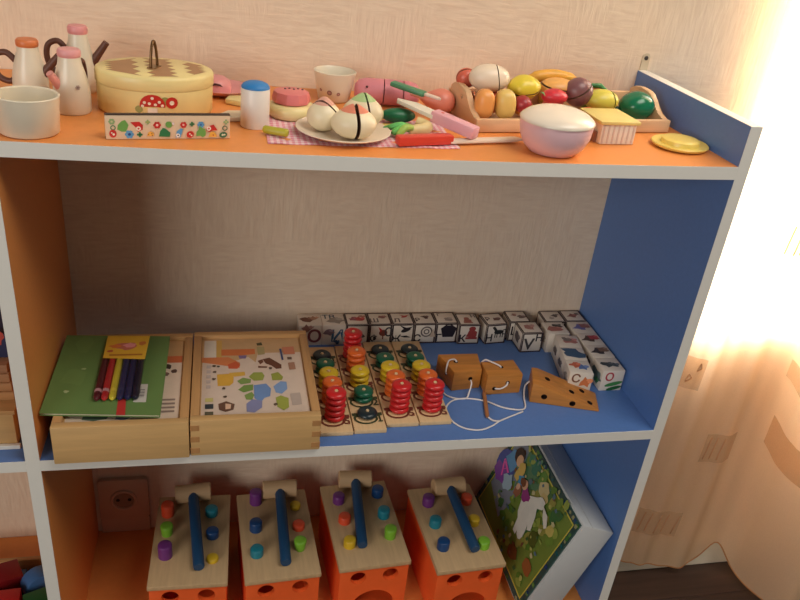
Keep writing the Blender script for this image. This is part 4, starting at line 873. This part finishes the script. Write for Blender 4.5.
# ---- toy food helpers
def halves(name, label, cat, c, r, rgb, no, gap=1.4, rot=(0, 0, 0), inner=(110, 80, 56), group=None, shape=None, off=0.0, z0=None):
    """a rounded toy fruit sawn in two halves that stick together"""
    t = tag(empty(name, (c[0], c[1], c[2] - r[2])), label, cat, group); n = Vector(no).normalized()
    from mathutils import Euler
    for s in (1, -1):
        bm = NB(); ball(bm, (0, 0, 0), r, 30, 20, shape); cut(bm, n * (off - s * gap / 2), n * s)
        for f in bm.faces:
            if f.normal.length and len(f.verts) > 6: f.material_index = 1
        xform(bm, rot); mk('half', bm, [paint(rgb, .35, .06), paint(inner, .6)], t, (0, 0, r[2]), smooth=50)
    return t
# ---- layered cake
ck = tag(empty('toy_cake', (300, 145, zt(300))), 'round toy cake with cream base and seeded pink top', 'toy food')
bm = NB(); lathe(bm, [(0, .2), (24, .2), (28, 3), (28.8, 9), (27.5, 15), (24, 17), (0, 17)], 40); mk('base_layer', bm, paint((234, 218, 158), .3), ck, smooth=50)
bm = NB(); lathe(bm, [(0, 17.1), (19, 17.1), (22.5, 18.5), (23, 24), (21, 30.5), (18, 31.5), (0, 31.5)], 10, cx=-1); mk('pink_layer', bm, paint((226, 128, 128), .4), ck, smooth=30)
for k in range(5):
    bm = NB(); ball(bm, (-8 + k * 5.2, 6 + 3 * (k % 2), 31.6), (1.4, 2.2, .8), 8, 6); mk('seed', bm, paint((70, 36, 34), .5), ck, smooth=60)
# ---- olive piece
bm = NB(); tube(bm, catmull([(-13, 6, 4.6), (-5, 1, 4.8), (5, -3, 4.8), (13, -6, 4.6)], 4), [3.5] + [4.6] * 11 + [3.2], 12)
tag(mk('toy_bean', bm, paint((178, 170, 52), .4), None, ((276.4, 61.9)[0], (276.4, 61.9)[1], zt(285) + 1.3), smooth=50), 'olive green toy bean pod on the napkin corner', 'toy food')
# ---- white cup with dots
c2 = tag(empty('white_cup', (363, 236, zt(363))), 'white toy cup with brown dots standing against the wall', 'cup')
bm = NB(); lathe(bm, [(0, .1), (19, .1), (20.5, 1.5), (24, 18), (27.5, 36), (28, 38), (27, 38.6), (25.8, 37), (19, 4), (0, 3.5)], 44, cap=False); mk('bowl', bm, CREAM, c2, smooth=50)
for k, (a, z, r) in enumerate(((-1.95, 14, 3.4), (-1.45, 13, 2.4), (-2.5, 16, 2.0))):
    bm = NB(); rr = 20.5 + (z - 1.5) * .21; P = Print(); P.oval(0, 0, r, r, (150, 110, 104)); P.oval(0, 0, r * .5, r * .5, (190, 150, 140)); P.build('dot_print', c2, (rr * math.cos(a), rr * math.sin(a), z), (-math.sin(a), math.cos(a), 0), (.2 * math.cos(a), .2 * math.sin(a), .98), .5)
bm.free()
# ---- plate with three sawn onions
pt_ = tag(empty('white_plate', (354, 77, zt(354) + 1.4)), 'round white toy plate holding three toy onions', 'plate')
bm = NB(); lathe(bm, [(0, .1), (34, .1), (44, 2.2), (54, 6.2), (55, 7.2), (54, 7.8), (44, 4.2), (34, 2.2), (0, 2.0)], 56, cap=False); mk('dish', bm, paint((230, 214, 194), .35, .03), pt_, smooth=50)
zp = zt(352) + 3.6
def onion(c, r, no, tipc, label, shape_tip=True, gap=2.2):
    def shp(x, y, z):
        k = 1.0 + (.24 * max(0, z) ** 8); return (x * (1 - .12 * max(0, z) ** 2), y * (1 - .12 * max(0, z) ** 2), z * k)
    t = halves('toy_onion', label, 'toy food', (c[0], c[1], zp + r[2]), r, (232, 218, 184), no, gap, inner=(96, 62, 46), shape=shp)
    for s in (1, -1):
        bm = NB(); ball(bm, (0, 0, 0), [v * 1.012 for v in r], 30, 20, shp); n = Vector(no).normalized(); cut(bm, n * (-s * gap / 2), n * s); cut(bm, Vector((0, 0, r[2] * .80)), Vector((0, 0, -1))); mk('painted_tip', bm, paint(tipc, .4), t, (0, 0, r[2]), smooth=50)
    return t
onion((362, 56), (26, 22, 17.5), (1, .12, 0), (222, 134, 106), 'toy onion with a red tip, sawn upright in two, at the plate edge', gap=4.0)
onion((331, 80), (19.5, 18, 17.5), (.5, .8, .35), (216, 160, 140), 'toy onion with a reddish rim leaning at the side of the plate')
onion((379, 99), (24, 20, 18.5), (1, .25, 0), (172, 200, 138), 'toy onion with a green tip at the back of the plate')

# ---- sausage
sg = tag(empty('toy_sausage', (432, 222, zt(432))), 'thick pink toy sausage sawn into pieces at the wall', 'toy food')
prof = [(0, -44), (8, -43), (14, -38), (16.5, -28), (17, 0), (16.5, 28), (14, 38), (8, 43), (0, 44)]
for a, b in ((-44, -6), (-4.6, 20), (21.4, 44)):
    bm = NB(); lathe(bm, prof, 30); cut(bm, (0, 0, b), (0, 0, 1)); cut(bm, (0, 0, a), (0, 0, -1)); xform(bm, (0, math.pi / 2, 0), (0, 0, 17.1)); xform(bm, (0, 0, -.12)); mk('sausage_piece', bm, paint((214, 132, 140), .4), sg, smooth=50)
bm = NB(); ball(bm, (-30, -13, 26), (1.6, 1.6, 1.6), 8, 6); mk('dark_spot', bm, paint((60, 30, 30)), sg)
# ---- cucumber half, leek, radish
cc = tag(empty('toy_cucumber', ((430.7, 137.2)[0], (430.7, 137.2)[1], zt(420) + 1)), 'short dark green toy cucumber half beside the plate', 'toy food')
bm = NB(); ball(bm, (0, 0, 9), (22, 11, 9), 24, 14); mk('rind', bm, paint((26, 112, 72), .4), cc, smooth=60)
bm = NB(); lathe(bm, [(0, 0), (6, 0), (6.5, .8), (0, 1.2)], 18); xform(bm, (0, -math.pi / 2, 0), (-19.5, 0, 9)); mk('cut_end', bm, paint((200, 206, 150), .5), cc)
bm = NB(); prism(bm, [(-16, -5), (14, -7), (17, 4), (-14, 6)], .3, 4, 1)
tag(mk('toy_slice', bm, paint((206, 184, 92), .5), None, ((417.0, 110.5)[0], (417.0, 110.5)[1], zt(405) + 1.3), (0, 0, .1), smooth=40), 'thin yellow-green toy strip tucked beside the plate rim', 'toy food')
lk = tag(empty('toy_leek', ((448.7, 91.9)[0], (448.7, 91.9)[1], zt(440) + 1.2)), 'cream toy leek with light green leaves behind the red knife handle', 'toy food')
bm = NB(); tube(bm, catmull([(-2, 14, 12), (6, 10, 9), (9, 2, 8), (4, -5, 8), (-8, -8, 7.5), (-16, -9, 7)], 4), [5.2, 5.6, 6, 6.3, 6.6, 6.8, 7, 7.1, 7.2, 7.2, 7.1, 7, 6.8, 6.6, 6.2, 6, 5.8, 5.5, 5.2, 5, 4.4], 14); mk('bulb', bm, paint((226, 204, 146), .4), lk, smooth=60)
for k, (ex, ey, ez, w_) in enumerate(((-40, -8, 9, 4.2), (-38, -16, 4, 4.6), (-33, -24, 3, 4.4), (-46, -2, 5, 3.6))):
    bm = NB(); tube(bm, catmull([(-11, -8, 8), ((-11 + ex) / 2, (-8 + ey) / 2 - 2, 12 - 2 * (k % 2)), (ex, ey, ez)], 4), [3.4, 3.8, w_, w_, w_, w_, w_ * .9, w_ * .8, 1.6], 10); mk('leaf', bm, paint(((98, 186, 100), (110, 192, 96), (150, 184, 84), (86, 170, 92))[k], .45), lk, smooth=60)
rd_ = tag(empty('toy_radish', (497, 186, zt(497))), 'salmon pink toy radish with a pointed root left of the crate', 'toy food')
bm = NB(); ball(bm, (0, 0, 17), (19, 17, 17), 28, 18, lambda x, y, z: (x * (1 + .0 * z) - .55 * max(0, -x) ** 3, y * (1 - .35 * max(0, -x) ** 2), z * (1 - .35 * max(0, -x) ** 2) + .25 * max(0, -x) ** 2)); mk('body', bm, paint((222, 132, 110), .4), rd_, smooth=60)
bm = NB(); tube(bm, [(-20, 0, 21), (-30, 1, 23), (-42, 3, 24)], [6, 3.4, .8], 12); mk('root', bm, paint((224, 150, 132), .4), rd_, smooth=60)

# ---- toy knives
kn = tag(empty('toy_knife', (0, 0, 0)), 'toy knife with a red handle and white blade lying along the shelf edge', 'toy knife')
a0, a1 = Vector((411, 42, 0)), Vector((478, 57, 0)); b0, b1 = Vector((474, 57, 0)), Vector((572, 78, 0))
kz = math.atan2(a1.y - a0.y, a1.x - a0.x); kn.location = Vector((a0.x, a0.y, zt(430) + 1.6)) * K; kn.rotation_euler = (0, 0, kz)
bm = NB(); box(bm, 0, 70, -6, 8, 0, 11, 2.2); mk('handle', bm, paint((210, 66, 50), .35), kn, smooth=40)
bm = NB(); prism(bm, [(66, -6), (150, -7), (166, -4), (160, 6), (66, 6)], 1.2, 4.6, .8); mk('blade', bm, paint((230, 212, 192), .4), kn, smooth=40)
kp = tag(empty('toy_knife', (512, 74, zt(500) + 14)), 'toy knife with a pink handle resting slanted across the red one', 'toy knife')
dvx, dvy = (430.6, 148.1)[0] - 508, (430.6, 148.1)[1] - 60; ka = math.atan2(dvy, dvx); kl = math.hypot(dvx, dvy); kp.location = Vector((508, 60, zt(500) + 13)) * K
kp.rotation_euler = (0, -math.atan2(13, kl), ka)
bm = NB(); box(bm, 0, 62, -8, 8, -6, 8, 2.0); mk('handle', bm, paint((226, 168, 178), .35), kp, smooth=40)
bm = NB(); prism(bm, [(58, -10), (kl - 22, -11), (kl, 2), (kl - 4, 8), (58, 9)], -1.5, 3.5, .8); mk('blade', bm, paint((226, 220, 202), .4), kp, smooth=40)
bm = NB(); prism(bm, circ(2.2, 10), 8.05, 8.3); xform(bm, loc=(50, 0, 0)); mk('rivet', bm, paint((206, 96, 90)), kp)
gk = tag(empty('toy_knife', (470, 168, zt(470) + 27)), 'small green-handled toy knife with a pale tip on the sausage', 'toy knife')
gk.rotation_euler = (0, .12, -.62)
bm = NB(); box(bm, -48, 0, -7, 7, 0, 6, 2); mk('handle', bm, paint((74, 138, 100), .4), gk, smooth=40)
bm = NB(); prism(bm, [(-3, -4), (18, -3), (22, 0), (18, 4), (-3, 4)], 2, 5, .6); mk('blade', bm, paint((228, 206, 188), .4), gk, smooth=40)

# ---- crate
C0 = Vector((523.7, 109.0)); C1 = Vector((805, 137)); cv_ = C1 - C0; cz = math.atan2(cv_.y, cv_.x); CL = cv_.length; CDp = 104
cr = tag(empty('wooden_crate', (C0.x, C0.y, zt(C0.x) + .4), cz), 'low wooden crate with raised ends full of toy fruit', 'crate')
cr.rotation_euler = (0, -math.atan((zt(C1.x) - zt(C0.x)) / CL), cz)
CRW = wood((226, 186, 144), 0, .5, .08); CRX = wood((216, 176, 134), 1, .5, .08)
bm = NB(); box(bm, 0, CL, 0, 7, .3, 16.5, 1.0); mk('front_rail', bm, CRW, cr, smooth=35)
bm = NB(); box(bm, 0, CL, CDp - 7, CDp, .3, 30, 1.0); mk('back_rail', bm, CRW, cr, smooth=35)
bm = NB(); box(bm, 7, CL - 7, 7, CDp - 7, .3, 4, .3); mk('base', bm, CRX, cr)
endp = [(7.1, .3), (7.1, 16.5), (14, 17), (22, 19.5), (30, 25), (38, 33), (46, 39.5), (54, 42), (CDp - 30, 43), (CDp - 18, 41.5), (CDp - 7.1, 36), (CDp - 7.1, .3)]
for xx in (0, CL - 8):
    bm = NB(); prism(bm, endp, 0, 8, 1.0); bmesh.ops.transform(bm, matrix=Matrix(((0, 0, 1, xx), (1, 0, 0, 0), (0, 1, 0, 0), (0, 0, 0, 1))), verts=bm.verts); o = mk('end_panel', bm, CRX, cr, smooth=35)
    cb = NB(); lathe(cb, [(0, -2), (3, -2), (3, 12), (0, 12)], 16); xform(cb, (0, math.pi / 2, 0), (xx, 56, 30)); boolean_cut(o, cb)
def cw(u, v): d = Vector((math.cos(cz), math.sin(cz))); n_ = Vector((-d.y, d.x)); q_ = C0 + d * u + n_ * v; return q_
def food(label, u, v, z, r, rgb, no, name='toy_fruit', gap=1.6, rot=(0, 0, 0), shape=None, off=0.0, inner=(110, 80, 56)):
    q_ = cw(u, v); return halves(name, label, 'toy food', (q_.x, q_.y, ZT + z), r, rgb, no, gap, rot, inner, 'toy food in the crate', shape, off)
def LOAF(x, y, z):
    f = lambda t: math.copysign(abs(t) ** .78, t)
    return (f(x) * .95, f(y), f(z) * .96)
egg = food('large white toy egg sawn across on top of the crate pile', 36, 60, 50.5, (27.5, 18, 17.5), (232, 214, 190), (1, -.15, .22), 'toy_egg', 1.4, off=10)
food('red toy apple against the wall behind the white egg', 14, 84, 44, (13.5, 11, 13), (206, 100, 78), (0, 1, .3))
food('toy bread roll half tinted orange, standing upright at the crate front', 19, 27, 25.5, (13, 13, 19.5), (234, 160, 86), (.2, 1, .1), 'toy_bread_roll', 0.5, shape=LOAF)
food('toy bread roll half next to the orange-tinted half', 48, 27, 26, (14, 13, 19.5), (226, 192, 108), (.2, 1, .1), 'toy_bread_roll', 0.5, (0, -.12, 0), LOAF)
food('yellow toy pepper with a lengthwise cut', 85, 56, 41, (23, 19, 15), (224, 202, 62), (-.12, -.35, 1), 'toy_pepper', 1.6, (0, -.1, 0), lambda x, y, z: (x, y * (1 + .06 * math.cos(6 * math.atan2(y, x))), z * (1 + .08 * math.cos(3 * x))))
bn = tag(empty('toy_banana', (cw(143, 88).x, cw(143, 88).y, ZT + 34)), 'orange-yellow toy banana lying at the back of the crate', 'toy food', 'toy food in the crate')
bm = NB(); tube(bm, catmull([(-36, 0, 8), (-22, 0, 14), (0, 0, 17), (22, 0, 14), (36, 0, 9)], 5), [3] + [6.5] * 3 + [8] * 13 + [6.5] * 3 + [2.5], 14); mk('skin', bm, paint((228, 168, 66), .4), bn, smooth=60)
bm = NB(); tube(bm, [(35, 0, 9.5), (41, 0, 7)], [2.6, 2.2], 10); mk('stem', bm, paint((120, 90, 40), .5), bn, smooth=40)
food('orange toy apricot with a level cut', 139, 64, 40, (26, 19, 13), (230, 170, 92), (.05, -.2, 1), 'toy_apricot', 1.8, off=4)
def berry(label, u, v, z, r, rgb):
    q_ = cw(u, v); t = tag(empty('toy_strawberry', (q_.x, q_.y, ZT + z - r[2])), label, 'toy food', 'toy food in the crate')
    bm = NB(); ball(bm, (0, 0, r[2]), r, 24, 16, lambda x, y, z_: (x * (1 - .2 * max(0, x)), y * (1 - .3 * max(0, x)), z_ * (1 - .3 * max(0, x)))); mk('body', bm, paint(rgb, .35, .12, 200), t, smooth=60)
    for k in range(4):
        a = -.9 + .6 * k; bm = NB(); prism(bm, [(0, -2.4), (6, -2.8), (10, 0), (6, 2.8), (0, 2.4)], 0, 1.2, .3); xform(bm, (0, .5, a), (-r[0] * .95, 0, r[2] + 4)); xform(bm); mk('leaf', bm, paint((122, 170, 108), .5), t, smooth=40)
    return t
berry('dark red toy strawberry beside the bread roll', 75, 30, 26, (14, 13, 11), (158, 44, 50))
berry('bright red toy strawberry with leaves in front of the apricot', 122, 34, 35.5, (20, 14, 10.5), (206, 50, 62))
pm_ = food('purple-brown toy plum with a slanted cut', 162, 48, 39, (20, 17, 19), (124, 82, 84), (-.55, -.1, .8), 'toy_plum', 1.8, off=3)
food('yellow-green toy lemon sawn upright near the green pepper', 196, 42, 30.5, (24, 18, 14.5), (214, 200, 80), (1, .1, .15), 'toy_lemon', 2.4, off=12, inner=(150, 150, 60))
av = tag(empty('toy_pepper', (cw(251, 42).x, cw(251, 42).y, ZT + 4)), 'shiny dark green toy pepper half at the end of the crate', 'toy food', 'toy food in the crate')
bm = NB(); ball(bm, (0, 0, 20), (27, 22, 20), 32, 20, lambda x, y, z: (x * (1 - .18 * max(0, -x)) , y, z * (1 - .22 * max(0, -x)))); mk('skin', bm, paint((24, 112, 78), .2), av, smooth=60)
bm = NB(); ball(bm, (-23, 4, 14), (4, 3.4, 3.4), 12, 8); mk('stem', bm, paint((20, 70, 50), .4), av, smooth=60)
cq = cw(205, 82); car = tag(empty('toy_carrot', (cq.x, cq.y, ZT + 26), -.25), 'orange toy carrot with green top behind the lemon', 'toy food', 'toy food in the crate')
bm = NB(); tube(bm, [(-28, 0, 10), (-20, 0, 10), (10, 0, 7), (24, 0, 5)], [4, 7.5, 5, 1.5], 14); mk('root', bm, paint((230, 130, 60), .4), car, smooth=60)
bm = NB(); tube(bm, [(-4, -3, 15), (8, -4, 16), (18, -4, 11)], [3, 3.4, 1.4], 10); mk('green_top', bm, paint((72, 140, 84), .5), car, smooth=60)
# lower layer that carries the pile
for k, (u_, v_, rx, rgb, lb) in enumerate(((40, 62, 17, (206, 92, 60), 'orange-red toy tomato under the white egg'), (88, 58, 13, (224, 150, 70), 'orange toy peach under the yellow pepper'), (132, 55, 13.5, (214, 84, 56), 'red toy tomato under the apricot'), (170, 28, 11, (218, 96, 62), 'small orange-red toy fruit below the lemon'), (145, 86, 16, (196, 150, 60), 'ochre toy pear under the banana'), (205, 80, 13, (120, 150, 60), 'green toy apple under the carrot'), (18, 84, 14, (200, 120, 60), 'orange toy fruit under the red apple'))):
    food(lb, u_, v_, 4 + rx * .93, (rx * 1.15, rx * .9, rx * .93), rgb, (0, -.5, 1), gap=1.0)

# ---- pink bowl with white lid
bw = tag(empty('lidded_bowl', (600, 44.5, zt(600))), 'pink toy bowl with a white lid at the front of the shelf', 'bowl')
bm = NB(); lathe(bm, [(0, .1), (25, .1), (28, 1), (36, 9), (41.5, 21), (43, 33), (42.5, 37)], 52); mk('bowl', bm, paint((230, 190, 196), .3, .03), bw, smooth=50)
bm = NB(); lathe(bm, [(42, 37.2), (44, 37.2), (44.4, 38.6), (42.5, 41.5), (36, 46.5), (26, 50.5), (13, 53), (0, 53.6)], 52); mk('lid', bm, paint((236, 224, 206), .22, .02), bw, smooth=60)
bw.rotation_euler = (0, 0, 0)
# ---- yellow butter box
yb_ = tag(empty('toy_carton', (700, 76, zt(700)), .04), 'small white striped toy carton with a yellow top', 'toy food')
bm = NB(); box(bm, -24, 24, 2, 60, .2, 25, 1.2); bd = mk('body', bm, paint((232, 222, 206), .4), yb_, smooth=35)
bm = NB(); box(bm, -27, 28, 0, 64, 25, 29.5, 1.2); mk('top', bm, paint((230, 210, 130), .4), yb_, smooth=35)
bm = NB()
for k in range(7): box(bm, -21.5 + k * 6.8, -19.5 + k * 6.8, 1.2, 2.2, 1.5, 24.5)
mk('side_stripes', bm, paint((212, 190, 176), .5), yb_)
bm = NB(); box(bm, -28, -24.2, 10, 50, .2, 14, 1.0); mk('brown_flap', bm, paint((150, 104, 84), .5), yb_)
# ---- yellow plate
yp = tag(empty('yellow_plate', (787, 76, zt(787))), 'small yellow toy plate by the blue end panel', 'plate')
bm = NB(); lathe(bm, [(0, .1), (27, .1), (34, 2), (36, 5), (35, 6.0), (30, 5.0), (24.5, 5.0), (23.5, 10), (22, 11), (12, 11.4), (0, 11.4)], 44); mk('dish', bm, paint((230, 204, 104), .35, .04), yp, smooth=40)

# ---- things on the sagging board stand square to it
from mathutils import Quaternion
for o in list(COL.objects):
    if o.parent is None and 'label' in o and o.name.split('.')[0] not in ('wooden_crate', 'napkin', 'toy_knife'):
        x = o.location.x / K
        if 0 < x < W and abs(o.location.z / K - zt(x)) < 2.5:
            sl = -16.0 * (1 - 2 * x / W) / W
            half = 60.0 if o.name.startswith('oval') or o.name.startswith('mouth') or o.name.startswith('white_plate') else 35.0
            rz = o.rotation_euler.z
            o.rotation_mode = 'QUATERNION'; o.rotation_quaternion = Quaternion((0, 1, 0), -math.atan(sl)) @ Quaternion((0, 0, 1), rz)
            o.location.z += (16.0 * (half / W) ** 2 + .12) * K
